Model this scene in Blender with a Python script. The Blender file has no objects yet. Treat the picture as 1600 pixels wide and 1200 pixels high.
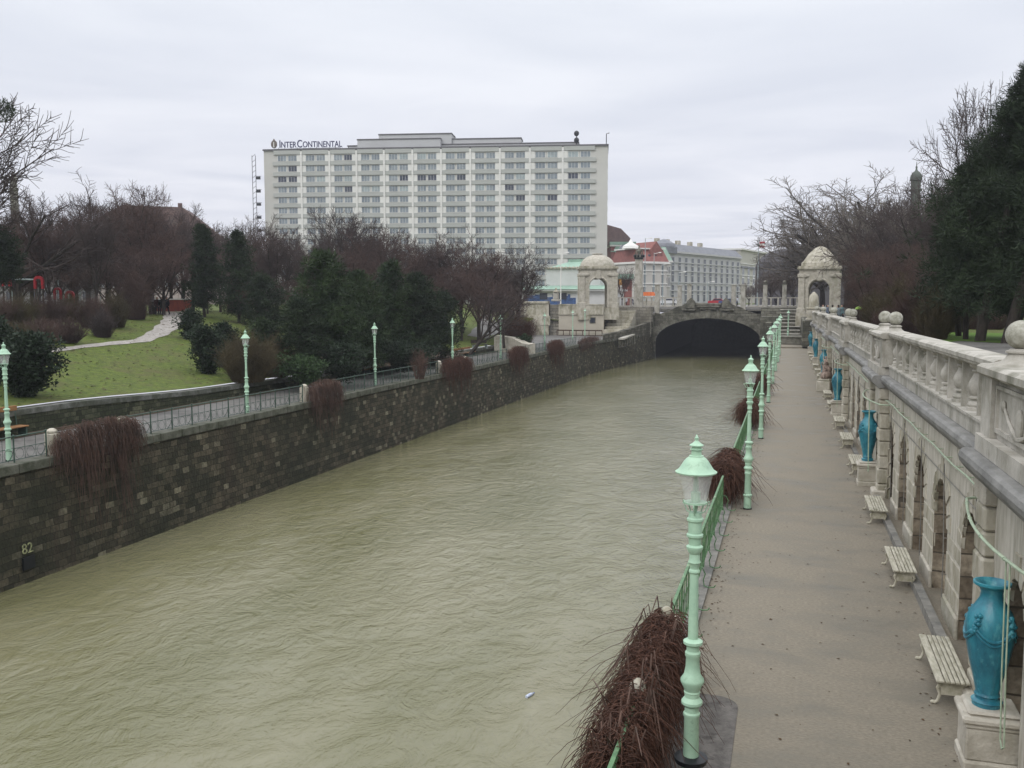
import bpy, bmesh, math, random
from math import sin, cos, pi, radians
from mathutils import Vector, Matrix

sc = bpy.context.scene
col = sc.collection
# ---------------------------------------------------------------- camera
F = 1450.0                                   # focal length in pixels of a 1600 px wide frame
TH = math.atan(133 / F)                      # pitch down
YAW = math.atan(437 / (F / cos(TH)))         # turned left of the river axis
CH = 6.0
cam_d = bpy.data.cameras.new("camera"); cam = bpy.data.objects.new("camera", cam_d); col.objects.link(cam)
cam.location = (0, 0, CH); cam.rotation_euler = (pi / 2 - TH, 0, YAW)
cam_d.sensor_width = 36; cam_d.lens = 36 * F / 1600; cam_d.clip_end = 5000; cam_d.clip_start = .1
sc.camera = cam
sc.render.resolution_x = 1024; sc.render.resolution_y = 768
# ---------------------------------------------------------------- world: overcast sky
w = bpy.data.worlds.new("World"); sc.world = w; w.use_nodes = True
nt = w.node_tree; nt.nodes.clear()
def N(t, tp, **k):
    n = t.nodes.new(tp)
    for a, b in k.items(): setattr(n, a, b)
    return n
SUN_EL, SUN_ROT = radians(42), radians(200)
out = N(nt, 'ShaderNodeOutputWorld')
sky = N(nt, 'ShaderNodeTexSky', sky_type='NISHITA'); sky.sun_disc = False
sky.sun_elevation = SUN_EL; sky.sun_rotation = SUN_ROT
bg1 = N(nt, 'ShaderNodeBackground'); bg1.inputs[1].default_value = .08
nt.links.new(sky.outputs[0], bg1.inputs[0])
tc = N(nt, 'ShaderNodeTexCoord'); sp = N(nt, 'ShaderNodeSeparateXYZ'); nt.links.new(tc.outputs['Generated'], sp.inputs[0])
# cloud deck brightness over elevation (an overcast sky is about three times brighter overhead)
rp = N(nt, 'ShaderNodeValToRGB'); nt.links.new(sp.outputs[2], rp.inputs[0])
rp.color_ramp.elements[0].position = 0; rp.color_ramp.elements[0].color = (.60, .605, .66, 1)
rp.color_ramp.elements[1].position = 1; rp.color_ramp.elements[1].color = (1.75, 1.78, 1.85, 1)
for p, c in ((.12, (.63, .64, .695)), (.30, (.66, .685, .735)), (.45, (.95, .98, 1.04))):
    e = rp.color_ramp.elements.new(p); e.color = (*c, 1)
# soft cloud structure projected on a flat cloud layer
mx = N(nt, 'ShaderNodeMath', operation='MAXIMUM'); nt.links.new(sp.outputs[2], mx.inputs[0]); mx.inputs[1].default_value = .05
dv = N(nt, 'ShaderNodeVectorMath', operation='DIVIDE'); cb = N(nt, 'ShaderNodeCombineXYZ')
for i in range(3): nt.links.new(mx.outputs[0], cb.inputs[i])
nt.links.new(tc.outputs['Generated'], dv.inputs[0]); nt.links.new(cb.outputs[0], dv.inputs[1])
nz = N(nt, 'ShaderNodeTexNoise'); nz.inputs['Scale'].default_value = .6; nz.inputs['Detail'].default_value = 5; nz.inputs['Roughness'].default_value = .5
nz.inputs['Distortion'].default_value = .5
nt.links.new(dv.outputs[0], nz.inputs['Vector'])
r2 = N(nt, 'ShaderNodeValToRGB'); nt.links.new(nz.outputs[0], r2.inputs[0])
r2.color_ramp.elements[0].position = .3; r2.color_ramp.elements[0].color = (.89, .905, .935, 1)
r2.color_ramp.elements[1].position = .68; r2.color_ramp.elements[1].color = (1.09, 1.085, 1.075, 1)
mm = N(nt, 'ShaderNodeMix', data_type='RGBA', blend_type='MULTIPLY'); mm.inputs[0].default_value = 1
nt.links.new(rp.outputs[0], mm.inputs[6]); nt.links.new(r2.outputs[0], mm.inputs[7])
bg2 = N(nt, 'ShaderNodeBackground'); nt.links.new(mm.outputs[2], bg2.inputs[0]); bg2.inputs[1].default_value = 1.06
ms = N(nt, 'ShaderNodeMixShader'); ms.inputs[0].default_value = .95
nt.links.new(bg1.outputs[0], ms.inputs[1]); nt.links.new(bg2.outputs[0], ms.inputs[2]); nt.links.new(ms.outputs[0], out.inputs[0])
# ---------------------------------------------------------------- sun behind the clouds
sd = bpy.data.lights.new("sun", 'SUN'); sd.energy = .7; sd.angle = radians(25); sd.color = (1, .97, .92)
so = bpy.data.objects.new("sun", sd); col.objects.link(so)
so.rotation_euler = (pi / 2 - SUN_EL, 0, pi - SUN_ROT + radians(0))
sc.view_settings.view_transform = 'Standard'; sc.view_settings.look = 'None'
sc.view_settings.exposure = 0.32; sc.view_settings.gamma = 1; sc.view_settings.use_curve_mapping = False
# ================================================================ helpers
_c, _s = cos(YAW), sin(YAW)
def ray(px, py):
    u = (px - 800) / F; v = -(py - 600) / F
    d = (u, cos(TH) + v * sin(TH), -sin(TH) + v * cos(TH))
    return (d[0] * _c - d[1] * _s, d[0] * _s + d[1] * _c, d[2])
def at(px, py, X=None, Y=None, z=None, D=None):
    r = ray(px, py)
    if X is not None: t = X / r[0]
    elif Y is not None: t = Y / r[1]
    elif z is not None: t = (z - CH) / r[2]
    else: t = D / (-r[0] * _s + r[1] * _c)
    return Vector((r[0] * t, r[1] * t, CH + r[2] * t))
def sstep(a, b, x):
    t = max(0., min(1., (x - a) / (b - a))); return t * t * (3 - 2 * t)
def lerp(a, b, t): return a + (b - a) * t
def zlw(Y):                                   # top of the low garden wall on the left bank
    return lerp(lerp(1.1, .72, sstep(34, 48, Y)), .58, sstep(48, 60, Y))
def ter(Y): return 4.12 - .0055 * (Y - 16)    # terrace on the right bank
PZ = 4.6                                     # street level over the tunnel
def hgt(X, Y):
    if X > 0: return lerp(ter(Y), PZ, sstep(120, 160, Y))
    if Y > 163 and X > -45: return PZ
    a = zlw(Y) + .05 + (4.35 - zlw(Y)) * sstep(-31, -60, X) ** .85
    a = max(a, 3.6 * sstep(112, 136, Y) * sstep(-39, -47, X))
    return lerp(a, PZ, sstep(140, 165, Y))
def on_ground(px, py, t0=10):
    r = ray(px, py); t = t0
    while t < 900:
        if CH + r[2] * t <= hgt(r[0] * t, r[1] * t): break
        t += .15
    return Vector((r[0] * t, r[1] * t, hgt(r[0] * t, r[1] * t)))
# ---------------------------------------------------------------- mesh builder
class MB:
    def __init__(s): s.v = []; s.f = []; s.sm = []
    def quad(s, *p):
        n = len(s.v); s.v += [tuple(q) for q in p]; s.f.append(tuple(range(n, n + len(p)))); s.sm.append(False)
    def box(s, x0, x1, y0, y1, z0, z1, tz=0, tp=0):
        n = len(s.v)
        for z, k in ((z0, 0), (z1, tp)):
            s.v += [(x0 + k, y0 + k, z), (x1 - k, y0 + k, z), (x1 - k, y1 - k, z), (x0 + k, y1 - k, z)]
        for f in ((3, 2, 1, 0), (4, 5, 6, 7), (0, 1, 5, 4), (1, 2, 6, 5), (2, 3, 7, 6), (3, 0, 4, 7)):
            s.f.append(tuple(n + i for i in f)); s.sm.append(False)
        return s
    def cbox(s, c, sz, M=None):
        n = len(s.v)
        M = M or Matrix.Identity(3)
        for z in (-.5, .5):
            for x, y in ((-.5, -.5), (.5, -.5), (.5, .5), (-.5, .5)):
                p = M @ Vector((x * sz[0], y * sz[1], z * sz[2])); s.v.append((c[0] + p.x, c[1] + p.y, c[2] + p.z))
        for f in ((3, 2, 1, 0), (4, 5, 6, 7), (0, 1, 5, 4), (1, 2, 6, 5), (2, 3, 7, 6), (3, 0, 4, 7)):
            s.f.append(tuple(n + i for i in f)); s.sm.append(False)
        return s
    def bev(s, x0, x1, y0, y1, z0, z1, b=.02):      # box with chamfered edges (one stone)
        n = len(s.v); P = []
        xs, ys, zs = (x0, x1), (y0, y1), (z0, z1)
        idx = {}
        for i in (0, 1):
            for j in (0, 1):
                for k in (0, 1):
                    sx, sy, szz = (1, -1)[i], (1, -1)[j], (1, -1)[k]
                    for a in range(3):
                        q = [xs[i] + sx * b, ys[j] + sy * b, zs[k] + szz * b]; q[a] = (xs[i], ys[j], zs[k])[a]
                        idx[(i, j, k, a)] = len(s.v); s.v.append(tuple(q))
        def F_(*k): s.f.append(tuple(idx[q] for q in k)); s.sm.append(False)
        for i in (0, 1):
            o = [(i, 0, 0, 0), (i, 1, 0, 0), (i, 1, 1, 0), (i, 0, 1, 0)]; F_(*(o if i else o[::-1]))
            o = [(0, i, 0, 1), (0, i, 1, 1), (1, i, 1, 1), (1, i, 0, 1)]; F_(*(o if i else o[::-1]))
            o = [(0, 0, i, 2), (1, 0, i, 2), (1, 1, i, 2), (0, 1, i, 2)]; F_(*(o if i else o[::-1]))
        for i in (0, 1):
            for j in (0, 1):
                F_((i, j, 0, 0), (i, j, 1, 0), (i, j, 1, 1), (i, j, 0, 1))
                F_((i, 0, j, 0), (i, 1, j, 0), (i, 1, j, 2), (i, 0, j, 2))
                F_((0, i, j, 1), (1, i, j, 1), (1, i, j, 2), (0, i, j, 2))
        for i in (0, 1):
            for j in (0, 1):
                for k in (0, 1): F_((i, j, k, 0), (i, j, k, 1), (i, j, k, 2))
        return s
    def tube(s, pts, rad, n=6, cap=True, smooth=True):
        pts = [Vector(p) for p in pts]
        if not hasattr(rad, '__len__'): rad = [rad] * len(pts)
        b = len(s.v); m = len(pts)
        up = None
        for i, p in enumerate(pts):
            d = (pts[min(i + 1, m - 1)] - pts[max(i - 1, 0)])
            if d.length < 1e-9: d = Vector((0, 0, 1))
            d.normalize()
            if up is None: up = Vector((1, 0, 0)) if abs(d.x) < .8 else Vector((0, 1, 0))
            a = d.cross(up)
            if a.length < 1e-6: a = d.orthogonal()
            a.normalize(); c = d.cross(a); up = a.cross(d)
            for k in range(n):
                t = 2 * pi * k / n; q = p + (a * cos(t) + c * sin(t)) * rad[i]; s.v.append((q.x, q.y, q.z))
        for i in range(m - 1):
            for k in range(n):
                k2 = (k + 1) % n
                s.f.append((b + i * n + k, b + i * n + k2, b + (i + 1) * n + k2, b + (i + 1) * n + k)); s.sm.append(smooth)
        if cap and n > 3:
            s.f.append(tuple(b + k for k in range(n))[::-1]); s.sm.append(False)
            s.f.append(tuple(b + (m - 1) * n + k for k in range(n))); s.sm.append(False)
        return s
    def lathe(s, prof, n=20, c=(0, 0, 0), sq=False):
        b = len(s.v)
        for r, z in prof:
            for k in range(n):
                t = 2 * pi * (k + (.5 if sq else 0)) / n
                s.v.append((c[0] + r * cos(t), c[1] + r * sin(t), c[2] + z))
        m = len(prof)
        for i in range(m - 1):
            for k in range(n):
                k2 = (k + 1) % n
                s.f.append((b + i * n + k, b + i * n + k2, b + (i + 1) * n + k2, b + (i + 1) * n + k)); s.sm.append(not sq)
        if prof[0][0] > 1e-4: s.f.append(tuple(b + k for k in range(n))[::-1]); s.sm.append(False)
        if prof[-1][0] > 1e-4: s.f.append(tuple(b + (m - 1) * n + k for k in range(n))); s.sm.append(False)
        return s
    def ell(s, c, r, n=12, m=8, M=None):
        b = len(s.v); M = M or Matrix.Identity(3)
        for i in range(m + 1):
            ph = pi * i / m
            for k in range(n):
                t = 2 * pi * k / n
                q = M @ Vector((r[0] * sin(ph) * cos(t), r[1] * sin(ph) * sin(t), r[2] * cos(ph)))
                s.v.append((c[0] + q.x, c[1] + q.y, c[2] + q.z))
        for i in range(m):
            for k in range(n):
                k2 = (k + 1) % n
                s.f.append((b + i * n + k2, b + i * n + k, b + (i + 1) * n + k, b + (i + 1) * n + k2)); s.sm.append(True)
        return s
    def prism(s, poly, axis, a0, a1):      # poly in the two other axes; axis 0 = X, 1 = Y, 2 = Z
        n = len(poly); b = len(s.v)
        for a in (a0, a1):
            for p in poly:
                s.v.append((a, p[0], p[1]) if axis == 0 else (p[0], a, p[1]) if axis == 1 else (p[0], p[1], a))
        s.f.append(tuple(b + i for i in range(n))); s.sm.append(False)
        s.f.append(tuple(b + n + i for i in range(n))[::-1]); s.sm.append(False)
        for i in range(n):
            j = (i + 1) % n; s.f.append((b + j, b + i, b + n + i, b + n + j)); s.sm.append(False)
        return s
    def build(s, name, mat, parent=None, fixn=False, ang=35):
        me = bpy.data.meshes.new(name)
        me.from_pydata(s.v, [], s.f)
        me.polygons.foreach_set('use_smooth', s.sm)
        if any(s.sm) and len(s.f) < 6000: me.set_sharp_from_angle(angle=radians(ang))
        me.materials.append(mat)
        if fixn:
            bm = bmesh.new(); bm.from_mesh(me); bmesh.ops.recalc_face_normals(bm, faces=bm.faces); bm.to_mesh(me); bm.free()
        me.update()
        o = bpy.data.objects.new(name, me); col.objects.link(o)
        if parent: o.parent = parent
        return o
def tag(o, label=None, cat=None, group=None, kind=None):
    if label: o['label'] = label
    if cat: o['category'] = cat
    if group: o['group'] = group
    if kind: o['kind'] = kind
    return o
def empty(name, loc=(0, 0, 0), rz=0, label=None, cat=None, group=None, rx=0):
    o = bpy.data.objects.new(name, None); col.objects.link(o); o.location = loc; o.rotation_euler = (rx, 0, rz)
    o.empty_display_size = .2
    return tag(o, label, cat, group)
KIDS = {}
def kids(o):
    return [c for c in bpy.data.objects if c.parent == o]
def copy_tree(o, loc, rz=None, label=None, group=None, scale=None, tree=None):
    c = o.copy(); col.objects.link(c); c.location = loc
    if rz is not None: c.rotation_euler = (o.rotation_euler[0], 0, rz)
    if scale is not None: c.scale = scale
    if label: c['label'] = label
    if group: c['group'] = group
    for k in (tree or kids(o)):
        kk = k[0] if isinstance(k, tuple) else k
        d = kk.copy(); col.objects.link(d); d.parent = c
        if isinstance(k, tuple):
            for g in k[1]:
                e = g.copy(); col.objects.link(e); e.parent = d
    return c
def tree_of(o): return [(k, kids(k)) for k in kids(o)]
# ---------------------------------------------------------------- materials
MATS = {}
def mat(name, c, rough=.8, c2=None, scale=3., bump=0., bscale=None, detail=5, spec=.3, metal=0, stretch=(1, 1, 1), c3=None, s3=.6, t3=(.5, .62), coord='pos', wet=None):
    if name in MATS: return MATS[name]
    m = bpy.data.materials.new(name); m.use_nodes = True; t = m.node_tree; b = t.nodes['Principled BSDF']
    b.inputs['Roughness'].default_value = rough; b.inputs['Specular IOR Level'].default_value = spec; b.inputs['Metallic'].default_value = metal
    if c2 is None: c2 = tuple(x * .8 for x in c)
    if coord == 'pos':
        g = N(t, 'ShaderNodeNewGeometry'); src = g.outputs['Position']
    else:
        g = N(t, 'ShaderNodeTexCoord'); src = g.outputs['Object']
    mp = N(t, 'ShaderNodeMapping'); mp.inputs['Scale'].default_value = stretch; t.links.new(src, mp.inputs[0])
    n1 = N(t, 'ShaderNodeTexNoise'); n1.inputs['Scale'].default_value = scale; n1.inputs['Detail'].default_value = detail; n1.inputs['Roughness'].default_value = .65
    t.links.new(mp.outputs[0], n1.inputs['Vector'])
    r = N(t, 'ShaderNodeValToRGB'); t.links.new(n1.outputs[0], r.inputs[0])
    r.color_ramp.elements[0].position = .36; r.color_ramp.elements[0].color = (*c2, 1)
    r.color_ramp.elements[1].position = .62; r.color_ramp.elements[1].color = (*c, 1)
    last = r.outputs[0]
    if c3:
        n3 = N(t, 'ShaderNodeTexNoise'); n3.inputs['Scale'].default_value = s3; n3.inputs['Detail'].default_value = 6; n3.inputs['Roughness'].default_value = .7
        t.links.new(mp.outputs[0], n3.inputs['Vector'])
        r3 = N(t, 'ShaderNodeValToRGB'); t.links.new(n3.outputs[0], r3.inputs[0])
        r3.color_ramp.elements[0].position = t3[0]; r3.color_ramp.elements[1].position = t3[1]
        r3.color_ramp.elements[0].color = (0, 0, 0, 1); r3.color_ramp.elements[1].color = (1, 1, 1, 1)
        x = N(t, 'ShaderNodeMix', data_type='RGBA'); t.links.new(r3.outputs[0], x.inputs[0]); t.links.new(last, x.inputs[6]); x.inputs[7].default_value = (*c3, 1)
        last = x.outputs[2]
    t.links.new(last, b.inputs['Base Color'])
    if wet:
        mr = N(t, 'ShaderNodeMapRange'); t.links.new(r3.outputs[0], mr.inputs[0]); mr.inputs[3].default_value = rough; mr.inputs[4].default_value = wet; t.links.new(mr.outputs[0], b.inputs['Roughness'])
    if bump:
        n2 = N(t, 'ShaderNodeTexNoise'); n2.inputs['Scale'].default_value = bscale or scale * 4; n2.inputs['Detail'].default_value = 6
        t.links.new(mp.outputs[0], n2.inputs['Vector'])
        bp = N(t, 'ShaderNodeBump'); bp.inputs['Strength'].default_value = 1; bp.inputs['Distance'].default_value = bump
        t.links.new(n2.outputs[0], bp.inputs['Height']); t.links.new(bp.outputs[0], b.inputs['Normal'])
    MATS[name] = m; return m
def masonry(name, plane, bw, bh, cols, mortar, msize=.012, bump=.02, stain=None, stain_s=.5, stain_t=(.45, .62), offs=.5, var=0., rough=.85, streak=None, sq=1):
    """courses of stone in the given plane; cols = ramp [(pos, colour)] picked per block"""
    if name in MATS: return MATS[name]
    m = bpy.data.materials.new(name); m.use_nodes = True; t = m.node_tree; b = t.nodes['Principled BSDF']
    b.inputs['Roughness'].default_value = rough; b.inputs['Specular IOR Level'].default_value = .25
    g = N(t, 'ShaderNodeNewGeometry'); s = N(t, 'ShaderNodeSeparateXYZ'); t.links.new(g.outputs['Position'], s.inputs[0])
    cmb = N(t, 'ShaderNodeCombineXYZ')
    t.links.new(s.outputs['Y' if plane == 'YZ' else 'X'], cmb.inputs[0]); t.links.new(s.outputs['Z' if plane != 'XY' else 'Y'], cmb.inputs[1])
    # wobble so that joints are not ruler straight
    nw = N(t, 'ShaderNodeTexNoise'); nw.inputs['Scale'].default_value = 1.3; t.links.new(g.outputs['Position'], nw.inputs['Vector'])
    ad = N(t, 'ShaderNodeVectorMath', operation='MULTIPLY_ADD'); t.links.new(nw.outputs['Color'], ad.inputs[0]); ad.inputs[1].default_value = (.3, .10, 0); t.links.new(cmb.outputs[0], ad.inputs[2])
    br = N(t, 'ShaderNodeTexBrick'); t.links.new(ad.outputs[0], br.inputs['Vector'])
    br.inputs['Scale'].default_value = 1; br.inputs['Brick Width'].default_value = bw; br.inputs['Row Height'].default_value = bh
    br.inputs['Mortar Size'].default_value = msize; br.inputs['Mortar Smooth'].default_value = .3
    br.inputs['Color1'].default_value = (0, 0, 0, 1); br.inputs['Color2'].default_value = (1, 1, 1, 1); br.inputs['Mortar'].default_value = (0, 0, 0, 1)
    br.offset = offs; br.squash = sq; br.squash_frequency = 3
    r = N(t, 'ShaderNodeValToRGB'); t.links.new(br.outputs['Color'], r.inputs[0])
    el = r.color_ramp.elements; el[0].position = cols[0][0]; el[0].color = (*cols[0][1], 1); el[1].position = cols[-1][0]; el[1].color = (*cols[-1][1], 1)
    for p, c in cols[1:-1]: e = el.new(p); e.color = (*c, 1)
    last = r.outputs[0]
    n2 = N(t, 'ShaderNodeTexNoise'); n2.inputs['Scale'].default_value = 9; n2.inputs['Detail'].default_value = 7; t.links.new(g.outputs['Position'], n2.inputs['Vector'])
    rr = N(t, 'ShaderNodeValToRGB'); t.links.new(n2.outputs[0], rr.inputs[0]); rr.color_ramp.elements[0].position = .3; rr.color_ramp.elements[0].color = (.6, .6, .6, 1); rr.color_ramp.elements[1].position = .7; rr.color_ramp.elements[1].color = (1.15, 1.15, 1.15, 1)
    x = N(t, 'ShaderNodeMix', data_type='RGBA', blend_type='MULTIPLY'); x.inputs[0].default_value = 1; t.links.new(last, x.inputs[6]); t.links.new(rr.outputs[0], x.inputs[7]); last = x.outputs[2]
    for (sc_, st, cc, tt) in ([(stain_s, (1, 1, 1), stain, stain_t)] if stain else []) + ([streak] if streak else []):
        mp = N(t, 'ShaderNodeMapping'); mp.inputs['Scale'].default_value = st; t.links.new(g.outputs['Position'], mp.inputs[0])
        n3 = N(t, 'ShaderNodeTexNoise'); n3.inputs['Scale'].default_value = sc_; n3.inputs['Detail'].default_value = 7; n3.inputs['Roughness'].default_value = .7; t.links.new(mp.outputs[0], n3.inputs['Vector'])
        r3 = N(t, 'ShaderNodeValToRGB'); t.links.new(n3.outputs[0], r3.inputs[0]); r3.color_ramp.elements[0].position = tt[0]; r3.color_ramp.elements[1].position = tt[1]
        r3.color_ramp.elements[0].color = (0, 0, 0, 1); r3.color_ramp.elements[1].color = (.9, .9, .9, 1)
        x = N(t, 'ShaderNodeMix', data_type='RGBA'); t.links.new(r3.outputs[0], x.inputs[0]); t.links.new(last, x.inputs[6]); x.inputs[7].default_value = (*cc, 1); last = x.outputs[2]
    x = N(t, 'ShaderNodeMix', data_type='RGBA'); t.links.new(br.outputs['Fac'], x.inputs[0]); t.links.new(last, x.inputs[6]); x.inputs[7].default_value = (*mortar, 1)
    t.links.new(x.outputs[2], b.inputs['Base Color'])
    h = N(t, 'ShaderNodeMath', operation='SUBTRACT'); t.links.new(n2.outputs[0], h.inputs[0]); t.links.new(br.outputs['Fac'], h.inputs[1])
    bp = N(t, 'ShaderNodeBump'); bp.inputs['Strength'].default_value = 1; bp.inputs['Distance'].default_value = bump; t.links.new(h.outputs[0], bp.inputs['Height']); t.links.new(bp.outputs[0], b.inputs['Normal'])
    MATS[name] = m; return m
# stone and ground
M_dark = masonry('mossy_river_masonry', 'YZ', .46, .27,
    [(0, (.026, .027, .014)), (.35, (.048, .043, .026)), (.66, (.075, .064, .04)), (.88, (.10, .085, .054)), (.96, (.15, .135, .09)), (1, (.23, .21, .14))],
    (.014, .014, .009), .010, .045, stain=(.02, .023, .012), stain_s=.33, stain_t=(.46, .66), streak=(.8, (1, 1, .14), (.05, .037, .025), (.54, .72)))
M_lowwall = masonry('low_wall_masonry', 'YZ', .38, .24, [(0, (.03, .034, .018)), (.5, (.07, .075, .04)), (1, (.16, .16, .10))], (.02, .02, .015), .012, .02, stain=(.03, .036, .018), stain_s=.5, stain_t=(.4, .6))
M_stone = mat('pale_limestone', (.49, .455, .385), .85, (.35, .32, .26), 2.2, .02, 14, c3=(.27, .26, .19), s3=.8, t3=(.5, .72))
M_stoneD = mat('weathered_limestone', (.50, .465, .385), .88, (.30, .275, .205), 1.7, .035, 9, stretch=(1, 1, .45), c3=(.16, .15, .095), s3=1.1, t3=(.5, .7))
M_strie = mat('tooled_limestone', (.58, .545, .47), .9, (.40, .37, .30), 5, .04, 11, stretch=(1, 1.6, .22), c3=(.21, .20, .14), s3=.9, t3=(.52, .74))
M_white = mat('balustrade_stone', (.46, .435, .385), .85, (.32, .30, .255), 2.2, .012, 26, stretch=(1, 1, .6), c3=(.17, .165, .125), s3=1.3, t3=(.48, .70))
M_corn = mat('grey_cornice_stone', (.25, .245, .23), .75, (.15, .148, .138), 2.5, .01, 20, stretch=(1, .5, 1))
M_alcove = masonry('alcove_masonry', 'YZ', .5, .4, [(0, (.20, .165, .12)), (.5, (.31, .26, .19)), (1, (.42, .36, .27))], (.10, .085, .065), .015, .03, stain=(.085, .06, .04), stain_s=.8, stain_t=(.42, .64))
M_reddark = mat('damp_brick_recess', (.085, .05, .032), .9, (.045, .028, .02), 4, .02)
M_gravel = mat('gravel_promenade_surface', (.25, .22, .17), .85, (.175, .152, .115), 22, .008, 120, detail=12, c3=(.14, .128, .098), s3=.6, t3=(.46, .70), stretch=(.7, 1.3, 1), wet=.38)
M_asph = mat('damp_asphalt', (.145, .138, .125), .7, (.095, .09, .082), 5, .004, 90, spec=.3, c3=(.07, .066, .06), s3=.25, t3=(.5, .6))
M_conc = mat('concrete_kerb', (.24, .23, .205), .8, (.16, .152, .135), 4, .006, 60, c3=(.12, .12, .11), s3=1.5, t3=(.5, .62))
M_lawn = mat('winter_lawn', (.105, .138, .019), .95, (.05, .072, .013), 2.6, .07, 9, detail=12, c3=(.095, .08, .035), s3=.4, t3=(.48, .74))
M_path = mat('worn_path', (.38, .35, .32), .9, (.24, .22, .19), 3, .02)
M_earth = mat('leaf_litter', (.075, .052, .03), .95, (.04, .032, .02), 3, .04)
M_plaza = mat('plaza_paving', (.26, .25, .235), .85, (.2, .19, .18), 1)
# metal, paint
M_green = mat('pale_green_paint', (.40, .58, .42), .5, (.33, .50, .36), 5, .0025, 50, spec=.4, c3=(.17, .27, .17), s3=4.5, t3=(.58, .78))
M_green2 = mat('mid_green_paint', (.11, .22, .10), .5, (.055, .13, .055), 7, spec=.4, c3=(.25, .32, .2), s3=3, t3=(.56, .7))
M_greenD = mat('dark_railing_paint', (.055, .095, .07), .5, (.03, .055, .04), 4, spec=.4)
M_pipe = mat('whitish_green_pipe', (.42, .5, .36), .5, (.28, .35, .25), 6)
M_black = mat('black_collar', (.012, .014, .016), .4)
M_turq = mat('turquoise_glaze', (.035, .24, .30), .35, (.014, .11, .16), 3.2, .006, 24, spec=.5, c3=(.11, .36, .38), s3=5, t3=(.55, .72), stretch=(1, 1, .5))
M_bench = mat('weathered_white_slats', (.50, .47, .38), .75, (.30, .28, .21), 5, .004, 40, stretch=(3, .6, 3), c3=(.2, .19, .13), s3=1.5, t3=(.56, .7))
M_cream = mat('cream_cast_iron', (.48, .45, .36), .6, (.3, .28, .2), 8)
M_wood = mat('orange_brown_planks', (.30, .155, .06), .7, (.17, .085, .035), 5, stretch=(1, .3, 1))
M_red = mat('red_play_paint', (.30, .012, .02), .5)
M_steel = mat('galvanised_steel', (.33, .38, .38), .5, (.24, .28, .28), 3)
# plants
M_vine = mat('red_brown_vine', (.112, .052, .033), .8, (.045, .021, .014), 6)
M_vine2 = mat('dull_vine', (.12, .07, .052), .85, (.05, .034, .026), 1.6)
M_bark = mat('dark_bark', (.052, .042, .034), .9, (.024, .02, .017), 5, .02, 12, stretch=(1, 1, .3))
M_twig = mat('brown_twigs', (.075, .056, .05), .9, (.045, .034, .031), .4)
M_twigR = mat('reddish_twigs', (.10, .062, .05), .9, (.055, .036, .031), .4)
M_twigP = mat('pale_plane_twigs', (.17, .145, .12), .9, (.07, .058, .05), .5)
M_pine = mat('dark_pine_needles', (.023, .038, .013), .8, (.009, .018, .008), .8)
M_yew = mat('mid_green_needles', (.034, .058, .016), .75, (.013, .027, .011), .7)
M_bush = mat('olive_brown_bush', (.088, .07, .034), .9, (.05, .04, .022), 1)
M_ivy = mat('dark_evergreen_leaves', (.018, .034, .014), .7, (.009, .018, .008), 1.5)

# water
def water_mat():
    m = bpy.data.materials.new('muddy_river_water'); m.use_nodes = True; t = m.node_tree; b = t.nodes['Principled BSDF']
    g = N(t, 'ShaderNodeNewGeometry')
    b.inputs['Roughness'].default_value = .06; b.inputs['IOR'].default_value = 1.5; b.inputs['Specular IOR Level'].default_value = .5
    def noise(sc_, st, rot=0, det=4, ro=.55, dist=0):
        mp = N(t, 'ShaderNodeMapping'); mp.inputs['Scale'].default_value = st; mp.inputs['Rotation'].default_value = (0, 0, rot); t.links.new(g.outputs['Position'], mp.inputs[0])
        n = N(t, 'ShaderNodeTexNoise'); n.inputs['Scale'].default_value = sc_; n.inputs['Detail'].default_value = det; n.inputs['Roughness'].default_value = ro; n.inputs['Distortion'].default_value = dist
        t.links.new(mp.outputs[0], n.inputs['Vector']); return n
    c = noise(.22, (1, .35, 1), 0, 5)
    r = N(t, 'ShaderNodeValToRGB'); t.links.new(c.outputs[0], r.inputs[0]); r.color_ramp.elements[0].position = .35; r.color_ramp.elements[0].color = (.135, .13, .06, 1); r.color_ramp.elements[1].position = .65; r.color_ramp.elements[1].color = (.195, .182, .105, 1)
    t.links.new(r.outputs[0], b.inputs['Base Color'])
    a = noise(.95, (1, .72, 1), radians(-20), 6, .62, 1.3)
    a2 = noise(3.6, (1, .8, 1), radians(14), 5, .6, .9)
    a3 = noise(.3, (1, .7, 1), 0, 3, .5)
    a4 = noise(.5, (1, .8, 1), radians(-16), 6, .55, .9); a4.noise_type = 'RIDGED_MULTIFRACTAL'
    m1 = N(t, 'ShaderNodeMath', operation='MULTIPLY_ADD'); t.links.new(a2.outputs[0], m1.inputs[0]); m1.inputs[1].default_value = .28; t.links.new(a.outputs[0], m1.inputs[2])
    m0 = N(t, 'ShaderNodeMath', operation='MULTIPLY_ADD'); t.links.new(a4.outputs[0], m0.inputs[0]); m0.inputs[1].default_value = .12; t.links.new(m1.outputs[0], m0.inputs[2])
    m2 = N(t, 'ShaderNodeMath', operation='MULTIPLY_ADD'); t.links.new(a3.outputs[0], m2.inputs[0]); m2.inputs[1].default_value = .7; t.links.new(m0.outputs[0], m2.inputs[2])
    bp = N(t, 'ShaderNodeBump'); bp.inputs['Strength'].default_value = 1; bp.inputs['Distance'].default_value = .095
    t.links.new(m2.outputs[0], bp.inputs['Height']); t.links.new(bp.outputs[0], b.inputs['Normal'])
    return m
M_water = water_mat()
def glass_mat(name, c, rough=.15):
    m = bpy.data.materials.new(name); m.use_nodes = True; t = m.node_tree; b = t.nodes['Principled BSDF']
    b.inputs['Base Color'].default_value = (*c, 1); b.inputs['Roughness'].default_value = rough
    return m
M_lglass = bpy.data.materials.new('lantern_glass'); M_lglass.use_nodes = True
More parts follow.
